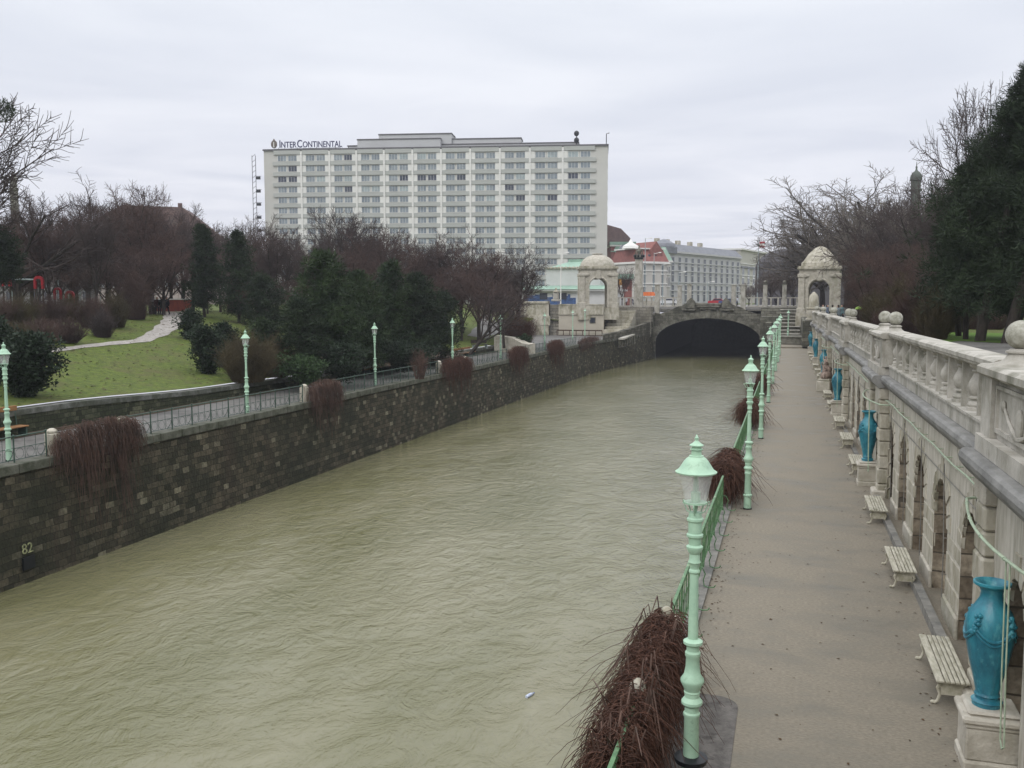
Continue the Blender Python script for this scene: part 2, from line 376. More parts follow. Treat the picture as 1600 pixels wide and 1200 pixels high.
_t = M_lglass.node_tree; _b = _t.nodes['Principled BSDF']; _b.inputs['Base Color'].default_value = (.8, .8, .78, 1); _b.inputs['Roughness'].default_value = .12
_tr = N(_t, 'ShaderNodeBsdfTransparent'); _mx = N(_t, 'ShaderNodeMixShader'); _mx.inputs[0].default_value = .30
_o = [n for n in _t.nodes if n.type == 'OUTPUT_MATERIAL'][0]
_t.links.new(_tr.outputs[0], _mx.inputs[1]); _t.links.new(_b.outputs[0], _mx.inputs[2]); _t.links.new(_mx.outputs[0], _o.inputs[0])
M_win = glass_mat('window_glass', (.10, .115, .13), .1)
M_winD = glass_mat('dark_window_glass', (.035, .04, .055), .1)

# ================================================================ SETTING
def struct(o): o['kind'] = 'structure'; return o
# ground sheet with the river trench left open
def frange(a, b, st):
    r = []; x = a
    while x < b - 1e-6: r.append(x); x += st
    return r
gx = [-2500, -1200, -600, -350, -250, -200, -160, -130, -110, -98, -90, -84] + frange(-78, -42, 1.5) + [-41, -39.5, -38, -36.5, -35, -33.8, -32.9, -27, -20, -10, -1, 3.35, 5, 8, 12, 20, 30, 45, 60, 80, 120, 200, 400, 900, 2500]
gy = [-400, -120, -60, -30, -10, 0] + frange(4, 120, 2.5) + [120, 125, 130, 135, 140, 145, 150, 157, 163.5, 180, 200, 230, 270, 330, 420, 600, 1000, 3000]
mb = MB(); idx = {}
for i, x in enumerate(gx):
    for j, y in enumerate(gy):
        idx[i, j] = len(mb.v); mb.v.append((x, y, hgt(x, y)))
for i in range(len(gx) - 1):
    for j in range(len(gy) - 1):
        cx, cy = (gx[i] + gx[i + 1]) / 2, (gy[j] + gy[j + 1]) / 2
        if -32.9 < cx < 3.35 and cy < 163.5: continue
        if -41 < cx < -32 and 120 < cy < 150: continue
        mb.f.append((idx[i, j], idx[i + 1, j], idx[i + 1, j + 1], idx[i, j + 1])); mb.sm.append(True)
tag(mb.build('ground', M_lawn), 'sloping winter lawn and park ground', None, None, 'structure')
mb = MB(); mb.quad((-30, -80, -4.25), (2.5, -80, -4.25), (2.5, 230, -4.25), (-30, 230, -4.25)); struct(mb.build('river_water', M_water))
mb = MB(); mb.box(-31, 3.2, -80, 240, -6.5, -6.0); struct(mb.build('river_bed', M_earth))
mb = MB(); mb.box(-1.55, 3.2, -8, 118, -.3, 0); struct(mb.build('gravel_promenade', M_gravel))
mb = MB(); mb.box(-32.75, -26.75, -30, 120, -.3, 0); mb.box(-41, -26.75, 120, 150, -.3, 0); struct(mb.build('asphalt_promenade', M_asph))
# plaza over the vaulted river
mb = MB(); mb.box(-41, 8, 162.6, 215, 4.2, 4.64); struct(mb.build('plaza_pavement', M_plaza))
mb = MB(); mb.box(-400, 300, 215.1, 240, 4.0, 4.62); struct(mb.build('road', M_asph))
# draped worn path on the lawn
def drape(pts, name, m, off=.03):
    mb = MB(); rows = []
    for (c, wd) in pts: rows.append((c, wd))
    n = 5
    for i in range(len(rows) - 1):
        for sub in range(6):
            a, b_ = sub / 6, (sub + 1) / 6
            q = []
            for t in (a, b_):
                c = rows[i][0].lerp(rows[i + 1][0], t); wd = lerp(rows[i][1], rows[i + 1][1], t)
                d = (rows[i + 1][0] - rows[i][0]); d.z = 0; d.normalize(); nn = Vector((-d.y, d.x, 0))
                wd *= 1 + .12 * sin(c.y * 2.1 + c.x)
                q.append([c + nn * wd * (k / n - .5) for k in range(n + 1)])
            for k in range(n):
                ps = [q[0][k], q[0][k + 1], q[1][k + 1], q[1][k]]
                mb.quad(*[(p.x, p.y, hgt(p.x, p.y) + off) for p in ps])
    return struct(mb.build(name, m, fixn=True))
P = lambda x, y: on_ground(x, y)
drape([(P(60, 552), .7), (P(130, 542), .7), (P(180, 537), .9), (P(222, 533), 1.0), (P(250, 520), 1.5), (P(268, 506), 1.8), (P(276, 495), 2.2), (P(272, 489), 3)], 'worn_path', M_path)
drape([(P(268, 488), 5), (P(200, 487.5), 4), (P(100, 487), 4)], 'park_path', M_path, .025)
drape([(P(745, 527), 2.5), (P(775, 505), 4), (P(770, 495), 6)], 'side_path', M_asph, .03)
# terrace paving and lawn patch on the right
mb = MB()
for a, b_, y0, y1 in ((3.8, 8.5, -5, 160),):
    ys = frange(y0, y1, 6) + [y1]
    for j in range(len(ys) - 1):
        mb.quad((a, ys[j], hgt(1, ys[j]) + .02), (b_, ys[j], hgt(1, ys[j]) + .02), (b_, ys[j + 1], hgt(1, ys[j + 1]) + .02), (a, ys[j + 1], hgt(1, ys[j + 1]) + .02))
struct(mb.build('terrace_paving', M_asph))
# concrete strip under the river railing, with the widened pads
mb = MB(); mb.box(-1.95, -1.5, -8, 118, -.35, .06)
struct(mb.build('concrete_kerb', M_conc))
def pad(y0, y1, x1=-.6):
    m = MB(); r = .35; pl = [(-1.5, y0), (x1 - r, y0)]
    for k in range(7): a = -pi / 2 + k * pi / 12; pl.append((x1 - r + r * cos(a), y0 + r + r * sin(a)))
    for k in range(7): a = k * pi / 12; pl.append((x1 - r + r * cos(a), y1 - r + r * sin(a)))
    pl += [(-1.5, y1)]
    m.prism(pl[::-1], 2, -.1, .015)
    return m
for y0, y1 in ((8.4, 13.9),): struct(pad(y0, y1).build('concrete_pad', mat('dark_damp_concrete', (.15, .138, .125), .8, (.09, .083, .075), 5, .008, 40, spec=.2, c3=(.05, .045, .04), s3=3, t3=(.55, .68)), fixn=True))

# ================================================================ LEFT BANK
XL = -26.5
e = empty('river_wall', (XL, 60, 0), 0, 'dark mossy masonry wall along the left bank of the river', 'wall')
m = MB(); v = []
# battered face, slightly curving towards the portal
def xl(Y): return XL + 3.6 * sstep(118, 164, Y) * sstep(0, 1, 1)
ys = frange(-40, 120, 8) + frange(120, 164, 4) + [164]
for a, b_ in zip(ys, ys[1:]):
    m.quad((xl(a) + .35 - XL, a - 60, -6), (xl(b_) + .35 - XL, b_ - 60, -6), (xl(b_) - XL, b_ - 60, -.12), (xl(a) - XL, a - 60, -.12))
m.build('masonry_face', M_dark, e, fixn=False)
m = MB()
y = -40.
random.seed(3)
while y < 150:
    l = random.uniform(1.3, 1.9); x0 = xl(y + l / 2) - XL
    m.bev(x0 - .55, x0 + .10 + random.uniform(-.015, .015), y - 60, y - 60 + l - .015, -.25, .10 + random.uniform(-.01, .01), .025); y += l
m.build('coping', mat('mossy_coping', (.12, .12, .095), .85, (.05, .055, .035), 2, .02, 15), e)
for (px, py) in ((45, 862),):
    p = at(px, py, X=XL + .3)
    cv = bpy.data.curves.new('wall_number', 'FONT'); cv.body = '82'; cv.size = .52; cv.extrude = .01; cv.align_x = 'CENTER'
    o = bpy.data.objects.new('wall_number', cv); col.objects.link(o); o.location = (.34 - (p.z + 5) * .06 + .03, p.y - 60, p.z - .05)
    o.rotation_euler = (pi / 2 - radians(3.4), 0, pi / 2); o.parent = e
    o.data.materials.append(mat('faded_yellow_paint', (.42, .43, .22), .9, (.07, .075, .045), 16)); NUMBER = o
    m = MB(); m.box(.25, .33, p.y - 60 - .28, p.y - 60 + .25, p.z - .62, p.z - .18); m.build('drain_hole', M_black, e)

# low garden wall
e = empty('garden_wall', (-32.7, 45, 0), 0, 'low stone wall with pale coping edging the sloping lawn', 'wall')
m = MB(); c = MB(); ys = frange(-30, 112, 3) + [112]
for a, b_ in zip(ys, ys[1:]):
    za, zb = zlw(a), zlw(b_)
    m.quad((.1, a - 45, 0), (.1, b_ - 45, 0), (.1, b_ - 45, zb - .22), (.1, a - 45, za - .22))
    for x0, x1, d0, d1 in ((-.4, .16, -.22, .03),):
        c.quad((x1, a - 45, za + d0), (x1, b_ - 45, zb + d0), (x1, b_ - 45, zb + d1), (x1, a - 45, za + d1))
        c.quad((x1, a - 45, za + d1), (x1, b_ - 45, zb + d1), (x0, b_ - 45, zb + d1 + .03), (x0, a - 45, za + d1 + .03))
m.build('masonry_face', M_lowwall, e); c.build('coping', mat('grey_wall_coping', (.17, .17, .155), .8, (.075, .08, .06), 2.5, .01, 20, c3=(.06, .065, .045), s3=.6, t3=(.45, .6)), e)
m = MB(); m.box(-32.55, -32.2, -30, 112, .0, .06); m.box(-32.2, -31.9, -30, 112, 0, .03); struct(m.build('gutter', M_earth))

# ---------------------------------------------------------------- street lamps
def lamp_proto():
    e = empty('street_lamp', (0, 0, 0), 0, '', 'street lamp', 'pale green lamps along the river promenades')
    n = 20
    m = MB()
    # column from the ground up
    prof = [(.105, .03), (.105, .36), (.125, .385), (.125, .42), (.095, .44), (.088, 1.0), (.10, 1.02), (.10, 1.05), (.085, 1.07), (.085, 1.13), (.125, 1.17), (.125, 1.20), (.088, 1.25), (.09, 1.30), (.098, 1.31), (.09, 1.33), (.11, 1.38),
            (.14, 1.44), (.14, 1.47), (.10, 1.53), (.083, 1.62), (.08, 1.74), (.092, 1.76), (.092, 1.80), (.075, 1.82), (.075, 1.88), (.115, 1.91), (.115, 1.94), (.065, 1.97)]
    m.lathe(prof, n); m.build('pole_base', M_green, e)
    m = MB(); m.lathe([(.062, 1.965), (.05, 2.76), (.065, 2.78), (.065, 2.80), (.052, 2.82), (.06, 2.88), (.075, 2.90), (.062, 2.93), (.06, 3.0), (.075, 3.02), (.098, 3.07), (.098, 3.09), (.07, 3.11), (.075, 3.19), (.098, 3.21), (.098, 3.235), (.08, 3.25), (.08, 3.385), (.098, 3.40), (.098, 3.425), (.08, 3.44), (.07, 3.50)], n)
    m.build('pole', M_green, e)
    m = MB(); m.lathe([(.125, 0), (.125, .035)], n); m.build('foot_ring', M_black, e)
    # lantern
    g = MB(); g.lathe([(.125, 3.62), (.20, 3.98)], n); go = g.build('lantern_glass', M_lglass, e)
    m = MB(); m.lathe([(.115, 3.605), (.135, 3.605), (.135, 3.625), (.115, 3.625)], n)
    for k in range(3):
        a = k * 2 * pi / 3 + .5
        m.tube([(cos(a) * .07, sin(a) * .07, 3.49), (cos(a) * .085, sin(a) * .085, 3.545), (cos(a) * .125, sin(a) * .125, 3.615)], .008, 5)
        cx = [(.075, 3.48), (.12, 3.5), (.155, 3.56), (.15, 3.61), (.175, 3.62), (.18, 3.585), (.165, 3.575)]
        m.tube([(cos(a) * r, sin(a) * r, z) for r, z in cx], .007, 5)
    m.build('lantern_cradle', M_green, e)
    m = MB(); m.lathe([(.012, 3.5), (.03, 3.56), (.018, 3.6), (.055, 3.63), (.055, 3.74), (.02, 3.75), (.015, 3.97)], 12)
    for k in range(4):
        a = k * pi / 2 + .3; m.tube([(cos(a) * .03, sin(a) * .03, 3.74), (cos(a) * .02, sin(a) * .02, 3.97)], .004, 4)
    m.build('burner', M_green, e)
    m = MB(); m.lathe([(.195, 3.965), (.238, 3.97), (.243, 3.985), (.205, 4.01), (.175, 4.055), (.145, 4.105), (.115, 4.14), (.085, 4.16), (.083, 4.175), (.06, 4.18), (.058, 4.24), (.075, 4.245), (.075, 4.255), (.055, 4.26), (.055, 4.285), (.082, 4.29), (.082, 4.30), (.05, 4.32), (.022, 4.345), (.018, 4.355), (.024, 4.37), (.024, 4.385), (.014, 4.395), (.006, 4.42), (0, 4.425)], 24)
    m.build('lantern_roof', M_green, e)
    return e
LP = lamp_proto(); LT = tree_of(LP)
lamps = [(-1.02, 10.91, 0, 1, 'nearest pale green lamp, large in the foreground'),
 (-1.06, 27.03, 0, 1, 'second lamp along the gravel walk, base beside the round vine ball'),
 (-1.12, 41.1, 0, 1, 'third lamp along the gravel walk, its cap reaching the tunnel mouth'),
 (-1.14, 55.6, 0, 1, 'fourth lamp along the gravel walk counted from the camera'),
 (-1.12, 67.9, 0, 1, 'fifth lamp along the gravel walk counted from the camera'),
 (-1.12, 80.1, 0, 1, 'sixth lamp along the gravel walk counted from the camera'),
 (-1.08, 91.6, 0, 1, 'seventh lamp along the gravel walk counted from the camera'),
 (-1.08, 103.5, 0, 1, 'farthest lamp in the tight row on the gravel walk'),
 (-27.72, 27.3, 0, 1, 'lamp cut by the left edge of the picture beside the planked bench'),
 (-27.0, 42.0, 0, 1, 'lamp in front of the bare brown bush on the left bank'),
 (-27.2, 58.0, 0, 1, 'lamp in front of the dark yews on the left bank'),
 (-27.6, 74.3, 0, 1, 'lamp rising behind the widest hanging vine near the pine edge'),
 (-28.0, 89.3, 0, 1, 'lamp before the leaning tree and the stone ramp')]
for px, D in ((851, 110), (895, 136), (914, 150), (951, 158)):
    p = at(px, 500, D=D); z = {851: 0, 895: 0, 914: 0.1, 951: 0}[px]
    lamps.append((p.x, p.y, z, 1, {851: 'lamp before the rusticated stone pillar at the station wall', 895: 'lamp in front of the middle of the plain beige wall', 914: 'lamp near the small square window of the beige wall', 951: 'lamp on the landing under the left domed pavilion'}[px]))
p = at(1232, 490, D=122); lamps.append((p.x, p.y, .2, 1, 'single lamp standing in front of the wide steps at the end of the walk'))
for i, (x, y, z, s, lb) in enumerate(lamps):
    if i == 0: LP.location = (x, y, z); LP['label'] = '' + lb
    else: copy_tree(LP, (x, y, z), i * .7, '' + lb, tree=LT)
    if i == 0:
        m = MB(); m.lathe([(.19, .44), (.20, .46), (.20, .50), (.12, .52)], 20); m.build('collar', M_black, LP)

# ---------------------------------------------------------------- railings
def rail_left(y0, y1, label):
    e = empty('iron_railing', (XL - .25, y0, .1), 0, label, 'railing', 'iron railing sections along the left river wall')
    n = max(1, round((y1 - y0) / 1.5)); st = (y1 - y0) / n
    m = MB(); m.tube([(0, 0, .95), (0, y1 - y0, .95)], .026, 6); m.build('top_rail', M_greenD, e)
    m = MB(); m.tube([(0, 0, .52), (0, y1 - y0, .52)], .014, 5); m.tube([(0, 0, .1), (0, y1 - y0, .1)], .014, 5)
    for i in range(n):
        for k in (1, 2): yy = i * st + k * st / 3; m.tube([(0, yy, .1), (0, yy, .95)], .012, 4)
        for k in range(3):
            cy = i * st + (k + .5) * st / 3
            m.tube([(0, cy + cos(a) * .19, .31 + sin(a) * .19) for a in [q * pi / 5 for q in range(11)]], .008, 4, cap=False)
    m.build('infill', M_greenD, e)
    for i in range(n + 1):
        m = MB(); m.tube([(0, i * st, -.02), (0, i * st, .97)], .03, 6); m.lathe([(.03, .95), (.042, .97), (.042, 1.0), (.0, 1.03)], 8, (0, i * st, 0))
        m.tube([(0, i * st, .5), (-.1, i * st, .25), (-.28, i * st, 0)], .012, 4)
        m.build('post', M_greenD, e)
segsL = [(-4, 28.1, 'railing section at the left picture edge left of the first hanging vine'), (32.6, 47.3, 'long railing section between the first and second hanging vines'), (51.0, 68.6, 'railing section between the vines in front of the yews'),
         (75.5, 87.3, 'railing section between the widest far vine and the dark red vine'), (92.6, 102.6, 'railing section before the stone ramp'), (108.5, 118, 'short last railing section before the station wall')]
for a, b_, l in segsL: rail_left(a, b_, 'dark green iron ' + l)
def rail_right(y0, y1, label):
    e = empty('green_railing', (-1.72, y0, .06), 0, label, 'railing', 'green railing sections on the river edge of the gravel walk')
    n = max(1, round((y1 - y0) / 1.4)); st = (y1 - y0) / n; L = y1 - y0
    m = MB(); m.cbox((0, L / 2, .97), (.05, L, .035)); m.build('top_rail', M_green2 if y0 > 5 else M_green2, e)
    m = MB(); m.tube([(0, 0, .86), (0, L, .86)], .01, 4); m.tube([(0, 0, .12), (0, L, .12)], .013, 5)
    for i in range(n):
        for k in (1, 2, 3): yy = i * st + k * st / 4; m.tube([(0, yy, .12), (0, yy, .96)], .011, 4)
        for k in range(4):
            cy = i * st + (k + .5) * st / 4
            m.tube([(0, cy + cos(a) * .15, .38 + sin(a) * .22) for a in [q * pi / 5 for q in range(11)]], .008, 4, cap=False)
            m.tube([(0, cy - .16, .86), (0, cy - .1, .92), (0, cy, .95), (0, cy + .1, .92), (0, cy + .16, .86)], .008, 4, cap=False)
    m.build('infill', M_green2, e)
    for i in range(n + 1):
        m = MB(); m.cbox((0, i * st, .47), (.035, .035, 1.0))
        m.tube([(0, i * st, .42), (.1, i * st, .40), (.16, i * st, .28), (.12, i * st, .16), (.14, i * st, .03), (.24, i * st, .0), (.34, i * st, .015), (.37, i * st, .06)], .013, 5)
        m.build('post', M_green2, e)
segsR = [(4.5, 10.9, 'railing end cut by the bottom of the picture beside the nearest lamp'), (14.7, 26.4, 'long railing section between the foreground vines and the round vine ball'), (30.3, 43.0, 'railing section behind the second lamp'), (46.6, 58, 'railing section past the third vine ball'), (61.5, 74, 'far railing section in the lamp row'), (77, 112, 'farthest railing section before the tunnel mouth')]
for a, b_, l in segsR: rail_right(a, b_, 'chipped green iron ' + l)
# stone posts flanking the vines
def stone_post(x, y, label, h=1.1, cs=1, grp='stone posts among the vines'):
    e = empty('stone_post', (x, y, 0), 0, label, 'stone post', grp)
    m = MB(); m.bev(-.2, .2, -.2, .2, 0, h - .12, .03); m.build('shaft', M_stoneD, e)
    m = MB(); m.lathe([(.2 * cs, h - .12), (.24 * cs, h - .08), (.24 * cs, h - .03), (.19 * cs, h + .02), (.10 * cs, h + .06), (0, h + .075)], 16); m.build('cap', M_stoneD, e)
for y, l in ((11.4, 'round capped stone post poking through the foreground vine'), (14.3, 'round capped stone post behind the foreground vine'), (27.6, 'round capped stone post inside the ball shaped vine'), (30.0, 'stone post at the far side of the ball shaped vine'), (44.8, 'stone post in the third vine ball on the right bank'), (60, 'stone post in the fourth vine ball on the right bank')):
    stone_post(-1.75, y, l, 1.12, .45)
for y, l in ((28.4, 'pale stone post cap left of the first hanging vine'), (32.2, 'pale stone post cap right of the first hanging vine'), (47.5, 'mossy stone post beside the second hanging vine'), (68.9, 'pale lumpy stone post beside the third hanging vine'), (75.0, 'pale stone post behind the third hanging vine')):
    stone_post(XL - .25, y, l, 1.05, .8)

# ---------------------------------------------------------------- vines
def vine_right(y0, y1, n, label, spread=.5, seed=1, r=.006, hgt_=1.15, seg=9):
    random.seed(seed); R = random.uniform; e = empty('vine', (-1.75, (y0 + y1) / 2, 0), 0, label, 'vine', 'leafless vines over the right bank posts')
    m = MB(); L = (y1 - y0) / 2
    for i in range(n):
        a = R(0, 2 * pi); cy = R(-L, L) * .9; th = R(-.3, 1.25)
        p = Vector((R(-.15, .15), cy, hgt_ + R(-.35, .1)))
        d = Vector((cos(a) * .8 - .1, sin(a) * .6, sin(th) * .9)) * R(.02, .06) * (1 + spread)
        pts = [p.copy()]; g = R(.012, .03)
        for k in range(seg + random.randint(-2, 4)):
            d.z -= g; d.x += R(-.03, .03); d.y += R(-.03, .03); d *= .98
            p = p + d
            if p.z < .02: break
            pts.append(p.copy())
        if len(pts) > 2: m.tube(pts, [r * lerp(1.3, .45, k / (len(pts) - 1)) for k in range(len(pts))], 3, cap=False)
    # strands draping down over the river side and the walk
    for i in range(n):
        sd_ = random.choice((-1, -1, 1)); x = sd_ * R(.05, .33); cy = R(-L, L) * 1.05; p = Vector((x * .5, cy, hgt_ * R(.6, 1.0))); pts = [p.copy()]
        d = Vector((x * .25, R(-.05, .05), .02))
        for k in range(seg):
            d.x = d.x * .7 + R(-.035, .035); d.z -= .02; d.z = max(d.z, -.17); d.y += R(-.035, .035); p = p + d
            if p.z < (.02 if sd_ > 0 else -1.3): break
            pts.append(p.copy())
        if len(pts) > 2: m.tube(pts, [r * lerp(1.3, .5, k / (len(pts) - 1)) for k in range(len(pts))], 3, cap=False)
    m.build('twigs', M_vine, e)
    m = MB()
    for k in range(n // 40):
        y = R(-L, L); x = R(-.35, .3); m.tube([(x * .3, y, .3), (x * .7, y + R(-.2, .2), .9), (x, y + R(-.3, .3), 1.1 + R(0, .2)), (x * 1.7, y + R(-.5, .5), .9 + R(-.3, .35))], [.016, .013, .01, .005], 5)
    for k in range(7):
        y = R(-L, L) * .8; x = R(-.2, .2); m.tube([(x, y, 0), (x + R(-.1, .1), y + R(-.2, .2), .5), (x + R(-.2, .2), y + R(-.4, .4), 1.05)], [.03, .025, .015], 6)
    m.build('stem', M_vine2, e)
vine_right(9.7, 14.5, 3000, 'large tangled red brown vine over the foreground railing posts beside the nearest lamp', 0, 5, .0055, 1.08, 8)
vine_right(27.0, 30.2, 1300, 'round red brown vine ball beside the second lamp', .35, 6, .008, 1.2)
vine_right(43.5, 46.3, 700, 'third red brown vine ball seen behind the third lamp', .6, 7, .011, 1.2)
vine_right(58.5, 61.5, 450, 'fourth small vine ball among the far lamps of the right bank', .6, 8, .014, 1.2)
def vine_left(y0, y1, drop, n, label, seed, mt=None, zt=1.15):
    random.seed(seed); R = random.uniform; e = empty('hanging_vine', (XL + .1, (y0 + y1) / 2, 0), 0, label, 'vine', 'leafless vines hanging down the left river wall')
    m = MB(); L = (y1 - y0) / 2
    for i in range(n):
        cy = R(-L, L); u = 1 - (abs(cy) / L) ** 2.5; top = zt + R(-.45, .12) - .35 * (1 - u)
        end = -drop * R(.05, 1) ** 1.3 * (.3 + .7 * u) * (.55 + .45 * sin(cy * 3.1 + seed)) + .3 if i % 2 else top - R(.4, 1.3)
        x = R(-.35, .25); p = Vector((x, cy, top)); pts = [p.copy()]
        d = Vector((R(.0, .10), R(-.14, .14), R(0, .14)))
        while p.z > end and len(pts) < 26:
            d.z = max(d.z - .09, -.26); d.x = d.x * .8 + R(-.02, .03); d.y = d.y * .8 + R(-.03, .03); p = p + d
            p.x = min(max(p.x, -.4), .62)
            if p.z < -.05: p.x = max(p.x, .04 + max(0, -p.z) * .065)
            pts.append(p.copy())
        r = R(.006, .013)
        if len(pts) > 2 and R(0, 1) < .35 + .65 * abs(sin(cy * 2.3 + seed * 1.7)): m.tube(pts, [r * lerp(1.2, .5, k / (len(pts) - 1)) for k in range(len(pts))], 3, cap=False)
    m.build('twigs', mt or M_vine2, e)
    m = MB()
    for k in range(6):
        y = R(-L, L) * .8; m.tube([(-.35, y, 0), (-.3, y + R(-.2, .2), .6), (-.2, y + R(-.4, .4), 1.0)], [.03, .025, .015], 5)
    m.build('stem', M_vine2, e)
vine_left(28.2, 32.8, 4.2, 1500, 'broad red brown vine hanging down the wall near the left picture edge', 11)
vine_left(47.4, 51.2, 3.2, 900, 'second hanging vine on the left wall between two railings', 12)
vine_left(68.6, 75.4, 3.2, 1300, 'third and widest dark red vine hanging over the left wall', 13, M_vine)
vine_left(87.0, 93.0, 3.2, 1100, 'rounded dark red vine below the stone ramp', 14, M_vine)
vine_left(102.0, 109.2, 3.6, 1200, 'rounded dark red vine in front of the beige station wall', 15, M_vine)
vine_left(118, 131, 2.4, 1300, 'last wide vine covering the wall near the tunnel approach', 16, None, .75)

# ================================================================ RIGHT BANK: arcaded retaining wall
WX, WY, WRZ, WRX = 2.95, 20.0, .0045, -.0055
def W(x, y, z=0): return (WX + x - WRZ * (y - WY), y, z + WRX * (y - 16))
BAY = 18.9; P0 = 12.9; ARC = [3.8 + 3.1 * i for i in range(5)]
wall = empty('retaining_wall', W(0, 0, 0), WRZ, 'pale rusticated stone wall with dark arched alcoves along the gravel walk', 'wall', rx=WRX)
def arc_wall(m, y0, y1, arches, x, ztop, zbot=-.6, depth=.7, na=12):
    """wall face at x with round-headed openings (c, halfwidth, spring)"""
    cur = y0
    for c, hw, s in arches:
        m.quad((x, cur, zbot), (x, cur, ztop), (x, c - hw, ztop), (x, c - hw, zbot))
        pa = [(c - hw * cos(pi * k / na), s + hw * sin(pi * k / na)) for k in range(na + 1)]
        for k in range(na):
            m.quad((x, pa[k][0], pa[k][1]), (x, pa[k][0], ztop), (x, pa[k + 1][0], ztop), (x, pa[k + 1][0], pa[k + 1][1]))
        cur = c + hw
    m.quad((x, cur, zbot), (x, cur, ztop), (x, y1, ztop), (x, y1, zbot))
def alcove(c, hw, s, x, depth, zbot=-.6, na=12):
    m = MB(); pa = [(c - hw, zbot)] + [(c - hw * cos(pi * k / na), s + hw * sin(pi * k / na)) for k in range(na + 1)] + [(c + hw, zbot)]
    for a, b_ in zip(pa, pa[1:]):
        m.quad((x, a[0], a[1]), (x + depth, a[0], a[1]), (x + depth, b_[0], b_[1]), (x, b_[0], b_[1]))
    m.quad(*[(x + depth, a[0], a[1]) for a in pa])
    return m
random.seed(21); R = random.uniform
def add_part(fn, name, mt, offs):
    """build once at offs[0] = 0, copy along the wall"""
    o = fn.build(name, mt, wall); o.location.y = offs[0]
    for q in offs[1:]:
        c = o.copy(); col.objects.link(c); c.parent = wall; c.location.y = q
    return o
offs = [P0 + BAY * k for k in range(-1, 6)]
ZC = 3.42
HW, SP = .82, 1.64
m = MB(); arc_wall(m, 2.05, BAY - 2.05, [(a, HW, SP) for a in ARC], 0, ZC); add_part(m, 'wall_face', M_strie, offs)
m = MB(); arc_wall(m, -1.45, 1.45, [(0, .42, 2.0)], -.12, ZC); add_part(m, 'pier_face', M_strie, offs)
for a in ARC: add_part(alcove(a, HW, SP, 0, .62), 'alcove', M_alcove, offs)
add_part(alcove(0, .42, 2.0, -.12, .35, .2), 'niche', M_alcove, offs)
# voussoirs
def voussoirs(c, hw, s, x, n=11, r1=.36):
    m = MB()
    for k in range(n):
        a0, a1 = pi * (k + .05) / n, pi * (k + .95) / n; ro = hw + r1 * R(.8, 1.25) + (.16 if k == n // 2 else 0); pr = R(.008, .03)
        pts = [(c - r * cos(a), s + r * sin(a)) for r, a in ((hw - R(0, .03), a0), (ro, a0), (ro, a1), (hw - R(0, .03), a1))]
        b = len(m.v)
        cyy = sum(p[0] for p in pts) / 4; czz = sum(p[1] for p in pts) / 4
        for p in pts: m.v.append((x + .05, p[0], p[1]))
        for p in pts: m.v.append((x - pr, lerp(p[0], cyy, .12), lerp(p[1], czz, .12)))
        m.f.append((b + 4, b + 5, b + 6, b + 7)); m.sm.append(False)
        for i in range(4): j = (i + 1) % 4; m.f.append((b + i, b + j, b + 4 + j, b + 4 + i)); m.sm.append(False)
    return m
for a in ARC: add_part(voussoirs(a, HW, SP, 0), 'arch_ring', M_stoneD, offs)
add_part(voussoirs(0, .42, 2.0, -.12, 7, .18), 'arch_ring', M_stoneD, offs)
# stacked rough blocks of the pillars between the openings
def stack(y0, y1, x, z0, z1, depth=.3, h=.36, j=.05):
    m = MB(); z = z0
    while z < z1 - .05:
        hh = min(h * R(.85, 1.2), z1 - z); hh = z1 - z if z1 - z - hh < .12 else hh
        m.bev(x - R(.02, .03 + j), x + depth, y0 - R(0, .05), y1 + R(0, .05), z, z + hh - .012, .035); z += hh
    return m
eds = [2.15] + [q for a in ARC for q in (a - HW - .0, a + HW + .0)] + [BAY - 2.15]
for i in range(0, len(eds) - 1, 2):
    y0, y1 = eds[i], eds[i + 1]
    add_part(stack(y0 + .03, y1 - .03, .02, .0, 1.62, .05, .42, .012), 'pillar', M_stoneD, offs)
    m = MB(); m.bev(-.06, .02, y0 - .02, y1 + .02, -.5, .40, .03); add_part(m, 'pillar_foot', M_stone, offs)
for s in (-1, 1):
    add_part(stack(s * 1.75 - .3, s * 1.75 + .3, -.24, 0, 3.05, .3, .42, .03), 'pilaster', M_stoneD, offs)
    m = MB(); m.bev(-.42, .05, s * 1.75 - .38, s * 1.75 + .38, -.4, .3, .05); m.bev(-.3, .05, s * 1.75 - .36, s * 1.75 + .36, 3.06, ZC, .03); add_part(m, 'pilaster_block', M_stone, offs)
# blocks of the upper wall zone (big slabs with open joints)
m = MB(); y = 2.1
while y < BAY - 2.2:
    l = min(R(.9, 1.5), BAY - 2.1 - y); m.bev(-R(.02, .05), .02, y + .01, y + l - .01, 2.92, ZC - .01, .02); y += l
add_part(m, 'frieze', M_strie, offs)
# dark rounded cornice
def cornice(y0, y1, dx):
    m = MB(); pl = [(.3, 3.42), (-.12, 3.42), (-.15, 3.45), (-.21, 3.52), (-.27, 3.60), (-.29, 3.68), (-.27, 3.75), (-.22, 3.79), (.3, 3.80)]
    m.prism([(x - dx, z) for x, z in pl], 1, y0, y1); return m
add_part(cornice(2.15, BAY - 2.15, 0), 'cornice', M_corn, offs); add_part(cornice(-2.149, 2.149, .24), 'cornice', M_corn, offs)
# plinth and light well strip at the foot
m = MB(); m.box(-.40, -.24, 2.3, BAY - 2.3, -.4, .2); add_part(m, 'plinth', M_conc, offs)
# retaining body behind so that nothing is open
m = MB(); m.box(.81, 1.0, 0, BAY, -1, 3.9); add_part(m, 'backing', M_stone, offs)

